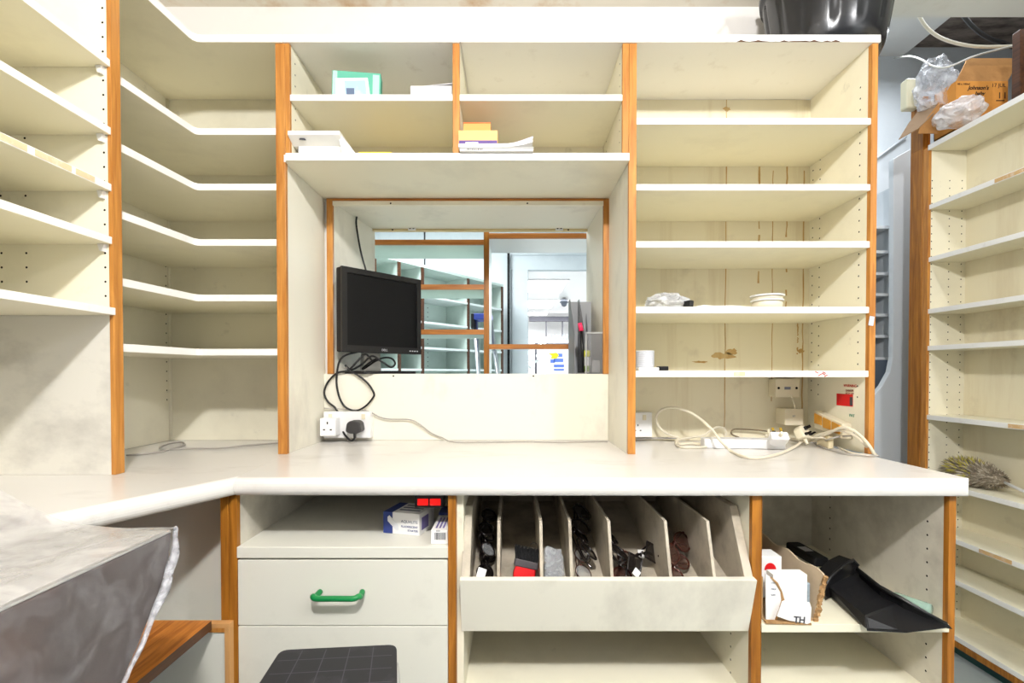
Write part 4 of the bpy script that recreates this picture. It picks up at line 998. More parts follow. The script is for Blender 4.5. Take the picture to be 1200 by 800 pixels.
sheet([kl, kr, cr, cl]); sheet([cl, cr, br_, bm_, bl_])
gl = [D(966,692,.004), D(1013,735,.004)]
sheet([kl, cl, gl[1], gl[0]]); sheet([cl, bl_, gl[1]])
b.build('pan', M['black_satin'], t, bevel=.0012)
b = MB(); ridge = [D(1005,667,.060), D(1030,687,.056), D(1056,701,.048), D(1085,718,.030), D(1110,730,.014)]
base_r = [Vector((p.x+.012, p.y, zf_+.001)) for p in ridge]
for i in range(4):
    b.quad([ridge[i], ridge[i+1], base_r[i+1], base_r[i]])
b.tube(ridge, [.005,.005,.005,.004,.002], 8); b.build('side_rim', M['black'], t)
b = MB(); hood = [D(967,688,.034), D(972,677,.052), D(988,662,.072), D(1000,656,.076), D(1006,663,.064)]
back = [p+Vector((-.006,.045,-.004)) for p in hood]
for i in range(4): b.quad([hood[i], hood[i+1], back[i+1], back[i]])
for A_, B2 in ((hood, 1), (back, -1)):
    for i in range(4): b.quad([A_[i], A_[i+1], Vector((A_[i+1].x, A_[i+1].y, zf_+.002)), Vector((A_[i].x, A_[i].y, zf_+.002))])
b.tube(hood, .004, 8); b.build('hood', M['black'], t)
b = MB(); h0 = (D(978,668,.05)+Vector((0,.05,0))); h1 = D(951,653,.048)
b.prism(fillet([(-.020,0),(.020,0),(.024,.13),(-.020,.13)], [2,3], .012), -.012, .012, 'z'); dvh = (h1-h0); an = math.atan2(dvh.y, dvh.x)-math.pi/2
b.xform(Matrix.Translation(h0) @ Matrix.Rotation(an, 4, 'Z')); hnd = b.build('handle', M['black_matt'], t, bevel=.005)
b = MB(); b.prism([(-.012,.05),(.012,.05),(.012,.085),(-.012,.085)], .0122, .0126, 'z'); b.xform(Matrix.Translation(h0) @ Matrix.Rotation(an, 4, 'Z')); b.build('sticker', mat('silver_sticker', (190,190,190), .4), hnd)
pgx = D(1086,716,.012)
t = thing('glass_bottle', 'small pale green glass bottle lying behind the dustpan lip', 'bottle', (pgx.x-.022, pgx.y+.035, zf_+.0165), (0,math.pi/2,math.radians(118)))
b = MB(); b.lathe([(.001,-.05),(.015,-.049),(.016,-.045),(.016,.02),(.008,.034),(.007,.046),(.001,.046)], n=20); b.build('bottle_body', film('pale_green_glass', (170,205,190), .5, .08, .1, 10, 0), t, local=True)
b = MB(); b.lathe([(.001,.0465),(.009,.0465),(.009,.060),(.001,.060)], n=16); b.build('cap', M['white_plastic'], t, local=True)

# ------------------------------------------------------------------ things on the overhead shelves
zr_top = zr+.0094
x0, x1 = PX(388.5,1.385,1.95), PX(447,1.41,1.95)
t = thing('picture_box', 'teal green box with a tilted white-framed window picture on its front', 'box', (x0, 1.385, zr_top), (math.radians(-7),0,math.radians(7)))
w = x1-x0; hh = PZ(82,1.39)-zr_top+.004
b = MB(); b.box(0, w, 0, .035, 0, hh); b.build('box_body', mat('teal_green_card', (96,178,152), .5), t, bevel=.001, local=True)
b = MB(); b.box(.002, .014, -.0006, 0, .002, hh-.002); b.build('spine_band', mat('pale_teal_print', (176,214,200), .5), t, local=True)
b = MB(); b.box(w-.022, w-.004, -.0006, 0, .002, hh-.006); b.build('side_band', bpy.data.materials['pale_teal_print'], t, local=True)
b = MB(); b.prism([(.012,.0),(.010,hh*.70),(w*.73,hh*.80),(w*.80,.0)], -.0012, -.0006, 'y'); b.build('picture_frame', M['paper'], t, local=True)
b = MB(); b.prism([(.038,.0),(.034,hh*.62),(w*.68,hh*.70),(w*.74,.0)], -.0018, -.0012, 'y'); b.build('picture', mat('pale_blue_print', (168,196,214), .5, dirt=(236,240,244), dirt_scale=30, dirt_amt=.9), t, local=True)
b = MB(); b.prism([(.042,.002),(.040,hh*.36),(w*.46,hh*.38),(w*.47,.002)], -.0022, -.0018, 'y'); b.build('window_print', mat('slate_blue_print', (96,112,140), .5), t, local=True)
def crumple(name, label, c, size, m, seed, cat='plastic bag', rough=.35, freq=3.2, group=None, rot=(0,0,0)):
    bm = bmesh.new(); bmesh.ops.create_icosphere(bm, subdivisions=4, radius=1)
    off = Vector((seed*7.3, seed*3.1, seed*1.7))
    for v in bm.verts:
        p = v.co.copy(); n1 = abs(mnoise.noise(p*freq*.5+off)); n2 = abs(mnoise.noise(p*freq+off*2)); n3 = abs(mnoise.noise(p*freq*2.3+off))
        v.co = p*(1+rough*(.55-1.7*n1-.8*n2-.3*n3))
        v.co.x *= size[0]; v.co.y *= size[1]; v.co.z *= size[2]
    zm = min(v.co.z for v in bm.verts)
    for v in bm.verts: v.co.z = max(v.co.z, zm*.72)-zm*.72
    me = bpy.data.meshes.new(name); bm.to_mesh(me); bm.free(); me.materials.append(m)
    o = bpy.data.objects.new(name, me); COL.objects.link(o); o.location = c; o.rotation_euler = rot
    return tag(o, label, cat, group)
bagm = film('clear_bag_film', (235,236,240), .22, .14, .5, 14, .8, 22)
bagw = film('milky_bag_film', (240,240,244), .42, .18, .45, 9, .9, 18)
p = P(379, 105, 1.45)
crumple('plastic_bag', 'small crumpled clear bag beside the teal picture box', (p.x, 1.46, zr_top), (.022,.03,.024), film('grey_bag_film', (150,150,154), .4, .2, .3), 3)
# white papers on the upper left compartment's shelf
xa_, xc_ = PX(481,1.385,1.94), xd0-.003
t = thing('paper_stack', 'flat stack of white papers beside the divider in the upper left compartment', 'papers', ((xa_+xc_)/2, 1.40, zr_top))
hp = PZ(100.5, 1.385)-zr_top
b = MB(); b.box(xa_, xc_-.002, 1.385, 1.55, zr_top, zr_top+hp); b.build('stack', M['paper'], t, bevel=.0008)
b = MB(); b.prism([(xa_+.03, zr_top+hp+.0005), (xc_-.002, zr_top+hp+.009), (xc_-.002, zr_top+hp+.011), (xa_+.03, zr_top+hp+.0015)], 1.39, 1.56, 'y'); b.build('loose_sheet', mat('grey_white_paper', (214,214,220), .7), t)
# white card box with overhanging lid, lower left compartment
zwt = ZW+.0106
t = thing('card_tray', 'white card literature box with overhanging lid, sticking out past the left post', 'box', (-.55, 1.38, zwt))
xw0, xw1 = PX(345.5,1.362,1.76), PX(401,1.362,1.8)
zl0, zl1 = PZ(165,1.352), PZ(153,1.352)
b = MB(); b.box(max(xw0, xa+.002), PX(402,1.362,1.8), 1.385, 1.50, zwt, zl0); b.build('body', M['paper'], t, bevel=.0008)
b = MB(); b.prism([(1.352,zl1-.011),(1.352,zl1),(1.50,zl1),(1.50,zl0),(1.385,zl0)], PX(337,1.352,1.8), PX(398,1.352,1.8), 'x'); o = b.build('lid', M['paper'], t, bevel=.0008)
b = MB(); b.prism([(PX(397.5,1.375,1.8),zl1-.002),(PX(399,1.375,1.8),zl1-.001),(PX(419,1.375,1.76),zwt),(PX(402,1.375,1.76),zwt)], 1.365, 1.38, 'y'); b.build('side_flap', M['paper'], t, bevel=.0006)
b = MB(); b.prism([(PX(350,1.36,1.8),PZ(163,1.36)),(PX(358,1.36,1.8),PZ(163.5,1.36)),(PX(357,1.36,1.8),PZ(161.8,1.36)),(PX(351,1.36,1.8),PZ(161,1.36))], 1.3615, 1.3645, 'y'); b.build('scrawl', M['grey_dark'], t)
t = thing('folder', 'thin yellow folder lying flat beside the white card literature box', 'folder', (-.38, 1.45, zwt))
b = MB(); b.box(PX(420,1.37,1.75), PX(458.5,1.37,1.75), 1.372, 1.60, zwt+.0002, PZ(177.8,1.372)); b.build('cover', mat('yellow_card', (246,206,40), .5), t, bevel=.0006)
# peach boxes on booklets, lower right compartment
xb0, xb1 = PX(537.5,1.352,1.76), PX(625,1.352,1.76)
zbk = zwt
t = thing('booklet', 'lower white booklet with a barcode under the peach boxes, sticking out of the shelf', 'booklet', ((xb0+xb1)/2, 1.37, zbk), group='white booklets')
h1 = PZ(171.5,1.345)-zbk
b = MB(); b.box(xb0+.004, xb1, 1.345, 1.52, zbk+.0002, zbk+h1*.62); b.build('pages', mat('grey_page_edges', (222,220,216), .7, dirt=(190,186,180), dirt_scale=60, stretch=(1,1,8)), t, bevel=.0004)
b = MB(); b.prism([(xb0+.004,zbk+h1*.64),(xb1-.05,zbk+h1*.64),(xb1,zbk+h1*.75),(xb1,zbk+h1*.82),(xb1-.05,zbk+h1*.70),(xb0+.004,zbk+h1*.70)], 1.343, 1.52, 'y'); b.build('cover', M['paper'], t)
b = MB(); rs = random.Random(6); x = xb0+.024
while x < xb0+.066:
    w = rs.choice((.0012,.002,.003)); b.box(x, x+w, 1.3441, 1.3447, zbk+.003, zbk+h1*.5); x += w+rs.choice((.0012,.002))
b.build('barcode', M['grey_dark'], t)
t = thing('booklet', 'upper white booklet with its right end curling up, peach box on top', 'booklet', ((xb0+xb1)/2, 1.37, zbk+h1), group='white booklets')
zz = zbk+h1*.84
b = MB(); b.prism([(xb0,zz),(xb1-.07,zz),(xb1-.03,zz+.006),(xb1-.002,zz+.014),(xb1-.002,zz+.024),(xb1-.02,zz+.017),(xb1-.07,zz+.010),(xb0,zz+.009)], 1.344, 1.52, 'y'); b.build('pages', M['paper'], t, bevel=.0005)
b = MB(); b.prism([(xb1-.055,zz+.0128),(xb1-.02,zz+.0184),(xb1-.001,zz+.0255),(xb1-.001,zz+.031),(xb1-.03,zz+.0205)], 1.346, 1.52, 'y'); b.build('loose_leaf', mat('lilac_paper', (206,196,208), .7), t)
zp = zz+.0105
t = thing('peach_box', 'larger peach cardboard box with a purple label edge, on the white booklets', 'box', (-.13, 1.37, zp), group='peach boxes')
pe = mat('peach_card', (246,196,130), .6, .2); xe0, xe1 = PX(537,1.35,1.8), PX(583,1.35,1.8)
zpe = PZ(152.5,1.352)
b = MB(); b.box(xe0, xe1, 1.352, 1.50, zp, zpe); b.build('carton', pe, t, bevel=.0012)
b = MB(); b.box(xe0+.002, xe1-.001, 1.3512, 1.3518, zp+.001, zp+.011); b.build('label_band', mat('purple_print', (86,56,130), .5), t)
b = MB(); b.box(xe0+.020, xe0+.055, 1.3506, 1.3511, zp+.0015, zp+.006); b.build('label_strip', M['paper'], t)
t = thing('peach_box', 'smaller orange peach box lying on top of the larger one', 'box', (-.13, 1.40, zpe), group='peach boxes')
b = MB(); b.box(PX(543,1.38,1.85), PX(575,1.38,1.85), 1.378, 1.47, zpe+.0005, PZ(143,1.378)); b.build('carton', mat('orange_peach_card', (240,166,96), .6, .2), t, bevel=.0012)
b = MB(); b.box(PX(543,1.38,1.85)-.0004, PX(575,1.38,1.85)+.0004, 1.3772, 1.3778, PZ(143,1.378)-.004, PZ(143,1.378)-.001); b.build('lid_seam', mat('red_orange_print', (216,110,50), .6), t)

# ------------------------------------------------------------------ right-hand bay: spool, tub, loose bits
z4, z5 = ZBAY[3]+.0094, ZBAY[4]+.0094
p = P(901, 350, 1.44)
t = thing('cable_spool', 'white flanged plastic reel lying flat on the fourth shelf of the bay', 'spool', (p.x, 1.45, z4))
R0 = 19*1.44/FPX*.97
b = MB()
for q in ((0,.004),(.026,.030),(.040,.044)) : b.lathe([(.001,q[0]),(R0*(1 if q[0]!=.026 else .97),q[0]),(R0*(1 if q[0]!=.026 else .97),q[1]),(.001,q[1])], n=36, smooth=False)
b.build('flanges', M['white_plastic'], t, local=True)
b = MB(); b.lathe([(R0*.86,.0042),(R0*.90,.015),(R0*.86,.0258)], n=36); b.lathe([(R0*.88,.0302),(R0*.88,.0398)], n=36); b.build('wound_cord', M['cable_white'], t, local=True)
p = P(788, 352, 1.43)
crumple('plastic_bag', 'crumpled clear bag with a dark plug in it on the fourth bay shelf', (p.x-.01, 1.45, z4), (.062,.045,.028), film('thick_clear_film', (216,218,222), .5, .15, .4, 16, .7, 25), 5)
b = MB(); b.obox((PX(804.5,1.42,1.33), 1.405, z4+.012), (.016,.03,.020), (0,.1,.3)); tag(b.build('dark_plug', M['black'], bevel=.003), 'small dark plug end beside the crumpled clear bag', 'plug')
b = MB(); x0, x1 = PX(812,1.42,1.33), PX(872,1.42,1.33)
b.prism([(x0,z4+.0005),(x1,z4+.0005),(x1,z4+.0025),(x0+.10,z4+.0065),(x0+.05,z4+.005),(x0+.02,z4+.008),(x0,z4+.004)], 1.39, 1.52, 'y'); tag(b.build('loose_paper', M['paper']), 'loose creased white paper lying between the clear bag and the reel', 'paper')
p = P(758, 421, 1.43)
t = thing('tub', 'ribbed grey white round tub standing at the left end of the lowest bay shelf', 'tub', (p.x, 1.45, z5+.010))
r = 10.7*1.43/FPX; hz = PZ(410.5,1.43)-z5-.010
b = MB(); b.lathe([(.001,0)]+[q for k in range(8) for q in ((r*.97, hz*k/8+.0002), (r, hz*(k+.3)/8), (r, hz*(k+.7)/8))]+[(r*.97,hz),(r*.9,hz),(.001,hz)], n=36); b.build('tub_body', mat('grey_white_plastic', (206,208,214), .4), t, local=True)
b = MB(); b.box(PX(748,1.40,1.14), PX(772,1.40,1.14), 1.395, 1.52, z5+.0003, z5+.0095); tag(b.build('white_slab', M['white_plastic'], bevel=.002), 'flat white plastic slab under the ribbed tub', 'slab')
b = MB(); b.box(PX(772.5,1.40,1.14), PX(783,1.40,1.14), 1.395, 1.43, z5+.0004, PZ(429,1.395)); tag(b.build('black_block', M['black_matt'], bevel=.002), 'small black plastic block beside the ribbed tub', 'block')
for a, c, y, cc in ((830,836,438,'a'),):
    pass
b = MB(); b.box(PX(860,YU,1.13), PX(873.5,YU,1.13), YU+.0008, YU+.0016, ZBAY[4]-.006, ZBAY[4]+.006); tag(b.build('tape_patch', bpy.data.materials['peach_tape']), 'square of peach tape on the lowest bay shelf edge', 'tape')
b = MB()
for k,(x,y) in enumerate(((957,436),(961,439),(965,438),(968,440),(966,436.5))):
    q = P(x,y,YU+.001); b.obox((q.x,q.y,q.z), (.010,.0008,.0022), (0,.5*(-1)**k,0))
tag(b.build('scuff_mark', mat('red_scrawl', (196,70,60), .6)), 'red scrawled mark on the lowest bay shelf edge', 'mark')

# wiring boxes on the back and side of the bay
def wbox(name, label, px0, px1, py0, py1, Y0, Y1, cat='socket'):
    x0, x1, z1, z0 = PX(px0,Y0,1.05), PX(px1,Y0,1.05), PZ(py0,Y0), PZ(py1,Y0)
    t = thing(name, label, cat, ((x0+x1)/2, Y1, z0))
    b = MB(); b.box(x0, x1, Y0+.006, Y1, z0, z1); b.build('back_box', M['cream_plastic'], t, bevel=.003)
    b = MB(); b.box(x0-.001, x1+.001, Y0, Y0+.0058, z0-.001, z1+.001); b.build('face_plate', M['cream_plastic'], t, bevel=.002)
    return t, x0, x1, z0, z1
t, x0, x1, z0, z1 = wbox('spur_outlet', 'cream cable outlet plate with two screws, directly below the lowest bay shelf', 909, 936.5, 444, 465, 1.60, YB-.0006)
for f in (.12, .88):
    b = MB(); b.lathe([(.001,0),(.004,0),(.004,.001),(.001,.001)], n=12); b.xform(Matrix.Translation((x0+(x1-x0)*f,1.5995,(z0+z1)/2)) @ Matrix.Rotation(math.pi/2,4,'X')); b.build('screw', M['hole'], t)
b = MB(); b.box((x0+x1)/2-.010, (x0+x1)/2+.010, 1.5990, 1.5999, (z0+z1)/2-.005, (z0+z1)/2+.004); b.build('print', lgrey, t)
t, x0, x1, z0, z1 = wbox('telephone_socket', 'cream telephone junction box with a printed mark, hanging above the cable tangle', 921, 941.5, 479, 498, 1.585, YB-.0006)
lettering('print', 'BT', .008, (x0+.022, 1.5846, (z0+z1)/2), (math.pi/2,0,0), lgrey, t)
cable('wire', 'short cream wire linking the outlet plate to the telephone box below it', [P(927,462,1.598), P(929,468,1.597), P(931,474,1.59), P(932,479,1.59)], .0022, M['cable_white'])
# amber three-way unit on the bay's side panel
t = thing('switch_unit', 'beige three-way unit with amber windows leaning on the right bay panel', 'switch', (.985, 1.50, ZT+.02))
ca, cb = P(957, 484, 1.565), P(990, 503, 1.44)
xx = RX0-.001
b = MB(); ya, yb2 = 1.565, 1.432
za, zc2 = PZ(481,ya), PZ(496.5,yb2)
amber = mat('amber_plastic', (206,146,48), .4, .4, dirt=(150,96,30), dirt_scale=30, dirt_amt=.5)
b.prism([(ya,za),(yb2,zc2),(yb2,zc2-.045),(ya,za-.055)], xx-.030, xx, 'x'); b.build('housing', M['cream_plastic'], t, bevel=.002)
for k in range(3):
    f0, f1 = .05+.32*k, .05+.32*k+.26
    y0_, y1_ = ya+(yb2-ya)*f0, ya+(yb2-ya)*f1; z0_, z1_ = za+(zc2-za)*f0, za+(zc2-za)*f1
    b = MB(); b.prism([(y0_,z0_-.006),(y1_,z1_-.006),(y1_,z1_-.034),(y0_,z0_-.038)], xx-.034, xx-.0302, 'x'); b.build('rocker', amber, t, bevel=.001)
t = thing('adaptor_block', 'clear cream plastic adaptor block standing under the amber unit', 'adaptor', (.97, 1.49, ZT+.001))
b = MB(); b.box(xx-.050, xx-.034, 1.46, 1.52, ZT+.0008, ZT+.042); b.build('body', mat('yellowed_plastic', (216,202,166), .3), t, bevel=.004)
# stickers on the side panel
def onside(y, z, w, h, m, label, cat='sticker'):
    b = MB(); b.box(RX0-.0012, RX0-.0004, y-w/2, y+w/2, z-h/2, z+h/2); return tag(b.build('sticker', m), label, cat)
def SY(px): return (RX0*FPX)/(px-600)
st = onside((SY(981)+SY(1000))/2, PZ(469,1.44), abs(SY(981)-SY(1000)), .036, M['red'], 'red rectangular sticker on the inside of the right bay panel')
b = MB(); b.box(RX0-.0018, RX0-.0012, SY(1000)+.0005, SY(1000)+.012, PZ(475,1.44), PZ(465,1.44)); b.build('black_print', M['grey_dark'], st)
def sidetext(body, px, py, size, m, label, cat='print'):
    t = thing('printed_label', label, cat, (RX0-.0006, SY(px), PZ(py, SY(px))))
    lettering('print', body, size, (RX0-.0008, SY(px), PZ(py, SY(px))), (math.pi/2,0,-math.pi/2), m, t)
sidetext('WARNING', 989, 453, .0115, mat('red_print', (220,80,60), .6), 'red printed heading on the right bay panel above the red sticker')
sidetext('DANGER\nKEEP OFF', 991.5, 458.5, .0085, mat('brown_print', (150,70,50), .6), 'two lines of brownish red print between heading and red sticker')
sidetext('PAT', 996, 488, .0125, mat('green_print_ink', (40,140,110), .6), 'small green printed mark low on the right bay panel')

# extension lead, plugs and cables on the worktop
zk = ZT+.0008
e0, e1 = PS(826, 525, zk), PS(921, 526.5, zk)
t = thing('extension_lead', 'long white multi-way extension strip lying on the worktop in the bay', 'extension lead', e0)
an = math.atan2(e1.y-e0.y, e1.x-e0.x); Le = (e1-e0).length
t.rotation_euler = (0,0,an)
b = MB(); b.prism(fillet([(0,.006),(.02,0),(Le,0),(Le,.055),(.02,.055),(0,.049)], range(6), .004, 3), 0, .028, 'z'); b.build('strip', M['white_plastic'], t, bevel=.004, local=True)
for k in range(4):
    b = MB(); b.box(.045+k*.05, .083+k*.05, .010, .045, .0282, .0286); b.build('outlet', [mat('socket_face', (226,226,228), .4) if k == 0 else bpy.data.materials['socket_face']], t, local=True)
def plug(label, c, rot, mm, brass=True):
    t = thing('mains_plug', label, 'plug', c, rot, 'white mains plugs')
    b = MB(); b.prism(fillet([(-.025,-.020),(.025,-.020),(.023,.012),(.010,.022),(-.010,.022),(-.023,.012)], range(6), .006, 3), 0, .026, 'z'); b.build('body', mm, t, bevel=.004, local=True)
    br = bpy.data.materials.get('brass_pin') or mat('brass_pin', (212,176,70), .3, .5, metal=.7)
    for x, y, w, h in ((0,.010,.004,.008),(-.011,-.010,.0064,.004),(.011,-.010,.0064,.004)):
        b = MB(); b.box(x-w/2, x+w/2, y-h/2, y+h/2, .0262, .045); b.build('pin', br if brass else M['hole'], t, local=True)
        b = MB(); b.box(x-w/2-.0015, x+w/2+.0015, y-h/2-.0015, y+h/2+.0015, .0255, .0330); b.build('pin_sleeve', M['black'], t, local=True)
    b = MB(); b.tube([(0,-.018,.012),(0,-.036,.012)], [.006,.0045], 8); b.build('cable_sleeve', M['cable_white'], t, local=True)
p = PS(913, 529, zk)
plug('white mains plug with pins up lying in front of the strip end', (p.x, p.y, zk+.026), (math.radians(-40), 0, math.radians(-8)), M['white_plastic'])
p = P(936, 506, 1.52)
plug('cream mains plug tilted on the cable tangle beneath the telephone box', (p.x, p.y, ZT+.035), (math.radians(58), math.radians(8), math.radians(28)), M['cream_plastic'], False)
wc = M['cable_white']
def K(L): return [PS(x,y,ZT+.0045) if Y is None else P(x,y,Y) for x,y,Y in L]
cable('extension_cable', 'thick cream cable rising in a big loop then sweeping across the strip', K([(826,521.5,None),(812,519.5,None),(798,520,None),(792,517.5,None),(795,513,1.60),(786,510,1.60),(776,504,1.60),(770,496,1.60),(770,486,1.59),(777,479,1.57),(790,477.5,1.55),(806,482,1.52),(821,491,1.48),(834,503,1.44),(845,517,1.40),(856,528,None),(870,534.5,None),(885,536.5,None),(902,534.5,None),(920,529,None),(936,520,1.50),(945,510,1.53),(945,503,1.55),(938,501,1.55)]), .0042, wc, group='cream cables')
cable('extension_cable', 'cream cable bending twice at the left end of the white strip', K([(828,523.5,None),(812,524,None),(798,523.5,None),(792,520,None),(797,515,1.60),(812,512,1.61),(824,510,1.61),(832,505,1.61),(840,500.5,1.615),(848,501.5,1.62),(851,507,1.62),(849,511,1.62)]), .0036, wc, group='cream cables')
cable('flex', 'dark thin flex curling above the strip along the foot of the bay back', K([(866,512.5,1.63),(858,509,1.63),(857,505,1.63),(862,502.5,1.63),(875,503,1.63),(890,504,1.63),(905,506,1.62),(918,509,1.60)]), .0028, mat('dirty_flex', (122,108,84), .5), group='cream cables')
cable('wire', 'straight grey wire along the foot of the bay back from the single socket', K([(745,514,1.63),(765,513.3,1.63),(795,513,1.63)]), .0035, M['cable_grey'])
cable('extension_cable', 'cream cable running right through the tangle and over the worktop past the bay post', K([(897,510,1.60),(915,512,1.58),(935,515,1.56),(950,512,1.52),(965,508,1.48),(980,504,1.44),(992,505.5,1.40),(1003,511,1.37),(1012,519,1.35),(1020,528,None),(1026,532.5,None)]), .0044, wc, group='cream cables')
cable('extension_cable', 'second cream cable arching high through the tangle to the bay post', K([(918,514,1.58),(940,517.5,None),(955,515,1.52),(970,508,1.46),(985,501,1.41),(998,503,1.38),(1009,511,1.355),(1018,521,1.33),(1025,533,None)]), .0040, wc, group='cream cables')
cable('flex', 'thin cream flex lying flat below the tangle and trailing past the post', K([(950,515,None),(962,523,None),(978,528.5,None),(995,532,None),(1015,533.5,None),(1030,534,None)]), .0026, M['cable_grey'], group='cream cables')
cable('flex', 'thin cream flex crossing diagonally under the amber unit', K([(950,513,1.50),(965,513,1.47),(975,519,None),(985,525,None),(1000,531,None),(1020,533.4,None)]), .0028, wc, group='cream cables')
cable('flex', 'thin grey flex looping up beside the amber unit', K([(960,512,1.50),(975,506,1.46),(990,502,1.42),(1001,504,1.40),(998,510,1.40),(985,511,1.44),(970,515,1.46),(962,519,None)]), .0024, M['cable_grey'], group='cream cables')
b = MB(); q = P(901,508,1.52); b.obox((q.x, q.y, q.z), (.007,.007,.030), (0,-.1,0)); tag(b.build('cable_tag', M['cream_plastic'], bevel=.002), 'small cream upright tab at the strip end', 'clip')
b = MB(); q = P(1020,348+5,YU-.001); b.obox((PX(1021,YU,1.3), YU-.001, PZ(376,YU)), (.013,.0015,.026), (0,.15,0)); tag(b.build('tape_patch', mat('pale_blue_tape', (196,212,232), .5)), 'scrap of pale blue tape on the bay end post', 'tape')

# ------------------------------------------------------------------ bucket on the cap
zc1 = ZCAP1+.0006
cx = PX(972, 1.50, 2.1)
t = thing('bucket', 'black ribbed plastic bucket standing on the capping board, overhanging its right end', 'bucket', (cx, 1.515, zc1))
def wob(a, z): return 1- (.035*(abs(((a*14/(2*math.pi))%1)-.5) < .10) if .06 < z < .22 else 0)
b = MB(); b.lathe([(.001,0),(.120,0),(.136,.008),(.146,.03),(.152,.055),(.154,.062),(.160,.10),(.172,.18),(.176,.215),(.177,.222),(.178,.235),(.186,.237),(.188,.255),(.182,.262),(.174,.258),(.168,.2),(.14,.02),(.001,.016)], n=112, wob=wob); b.build('tub_body', mat('glossy_black_plastic', (30,31,34), .25, .6, bump=.15, bump_scale=14), t, local=True)
b = MB(); b.tube(smooth_path([(-.186,-.02,.24),(-.198,-.03,.225),(-.203,-.05,.205),(-.196,-.075,.185),(-.176,-.10,.172),(-.168,-.098,.19)], 5), .0055, 8); b.build('handle', M['black_matt'], t, local=True)

# ------------------------------------------------------------------ on top of the aisle unit
zt2 = ZRT+.0125
jm = mat('orange_brown_cardboard', (212,146,72), .75, .1, dirt=(160,100,44), dirt_scale=7, dirt_amt=.6)
jm2 = mat('worn_brown_cardboard', (176,128,78), .8, .1, dirt=(112,74,40), dirt_scale=10, dirt_amt=.6)
ink = mat('dark_brown_print', (58,36,22), .7)
t = thing('cardboard_box', 'orange brown cardboard box with printed name and open flap, on the aisle unit', 'box', (1.88, 1.97, zt2))
yj = 1.955; xj0, xj1 = PX(1120,yj,2.2), PX(1181,yj,2.2); zj = PZ(95,yj)
b = MB(); b.box(xj0, xj1, yj, yj+.004, zt2, zj); b.box(xj0, xj0+.004, yj+.004, yj+.100, zt2, zj); b.box(xj1-.004, xj1, yj+.004, yj+.100, zt2, zj); b.box(xj0, xj1, yj+.096, yj+.100, zt2, zj); b.box(xj0, xj1, yj+.004, yj+.096, zt2, zt2+.004)
b.build('carton', jm, t)
b = MB(); zl_ = zj
b.prism([(PX(1121,yj,2.3),zl_),(PX(1131,2.01,2.4),PZ(73,2.01)),(PX(1134,2.01,2.4),PZ(69,2.02)),(PX(1191,2.01,2.4),PZ(69,2.02)),(PX(1193,2.01,2.4),PZ(72,2.01)),(PX(1181,yj,2.3),zl_)], 0, .004, 'y')
b.xform(Matrix.Translation((0,yj+.0005,0)))
for v in b.bm.verts: v.co.y += (v.co.z-zl_)*.46
b.build('flap', jm2, t)
f = lambda x, y: (PX(x,yj,2.2), yj-.0006, PZ(y,yj))
def fl(body, x, y, s, **k): lettering('print', body, s, f(x, y), (math.pi/2,0,0), ink, t, depth=.0004, **k)
fl("Johnson's", 1134, 105, .0215, shear=.3, bold=.0005); fl('baby', 1142, 111.5, .021, shear=.3, bold=.0005); fl('17 JUL', 1161.5, 102, .021); fl('11', 1168.5, 115.5, .036, spacing=1.2)
fl('48 x 100ml', 1121.5, 99.5, .011)
b = MB(); b.box(f(1167,0)[0], f(1177,0)[0], yj-.0006, yj-.0002, PZ(118.5,yj), PZ(117.3,yj)); b.build('print', ink, t)
t = thing('cardboard_box', 'worn cardboard box with yellow side at the far right on the aisle unit', 'box', (2.02, 1.84, zt2), (0,0,0))
x0, x1 = PX(1206,1.84,2.2), PX(1206,1.84,2.2)+.12
b = MB(); b.box(x0, x1, 1.80, 1.89, zt2, PZ(72,1.80)); b.build('carton', mat('yellow_brown_cardboard', (150,122,44), .7, .1, dirt=(96,66,34), dirt_scale=12, dirt_amt=.7), t, bevel=.002)
t = thing('timber_post', 'rough brown timber upright at the right edge of the picture above the aisle unit', 'post', (2.0, 1.78, zt2))
b = MB(); b.box(PX(1192,1.77,2.2), PX(1192,1.77,2.2)+.05, 1.76, 1.79, ZRT+.012, PZ(36,1.77)); b.build('post', M['wood_edge'], t, bevel=.002)
crumple('plastic_bag', 'crumpled dark clear bag bunched over the left end of the aisle unit', (PX(1099,2.03,2.3), 2.03, PZ(128,2.03)), (.080,.060,.115), film('grey_clear_film', (206,208,214), .25, .12, .6, 14, .9, 24), 7, freq=2.6, rough=.36, group='clear plastic bags')
crumple('plastic_bag', 'clear bag full of crumpled white plastic beside the printed cardboard box', (1.757, 1.915, zt2+.001), (.070,.085,.052), bagw, 9, freq=2.4, rough=.30, group='clear plastic bags')
t = thing('cardboard_sheet', 'folded brown cardboard sheet poking out past the post of the aisle unit', 'cardboard', (1.74, 2.02, zt2+.05))
q = [P(1098,119,2.05), P(1083,121,2.10), P(1064,146,2.08), P(1053,164,2.02), P(1076,151,1.98), P(1094,134,1.98)]
b = MB(); n = Vector((0.1,-.25,1)).normalized()*.004
lo = [b.bm.verts.new(v) for v in q]; hi = [b.bm.verts.new(v+n) for v in q]
b.bm.faces.new(hi); b.bm.faces.new(lo[::-1])
for i in range(6): b.bm.faces.new((lo[i], lo[(i+1)%6], hi[(i+1)%6], hi[i]))
b.build('sheet', mat('grey_brown_cardboard', (150,124,98), .8, .1, dirt=(96,74,54), dirt_scale=8, dirt_amt=.6), t)
b = MB(); b.prism([(PX(1075,1.99,2.2), zt2), (PX(1098,1.99,2.2), zt2), (PX(1100,1.99,2.2), PZ(120,1.99)), (PX(1077,1.99,2.2), PZ(150,1.99))], 1.985, 1.989, 'y'); b.build('fold', jm2, t)
x0, x1 = PX(1058.5,2.12,2.3), XR-.0025
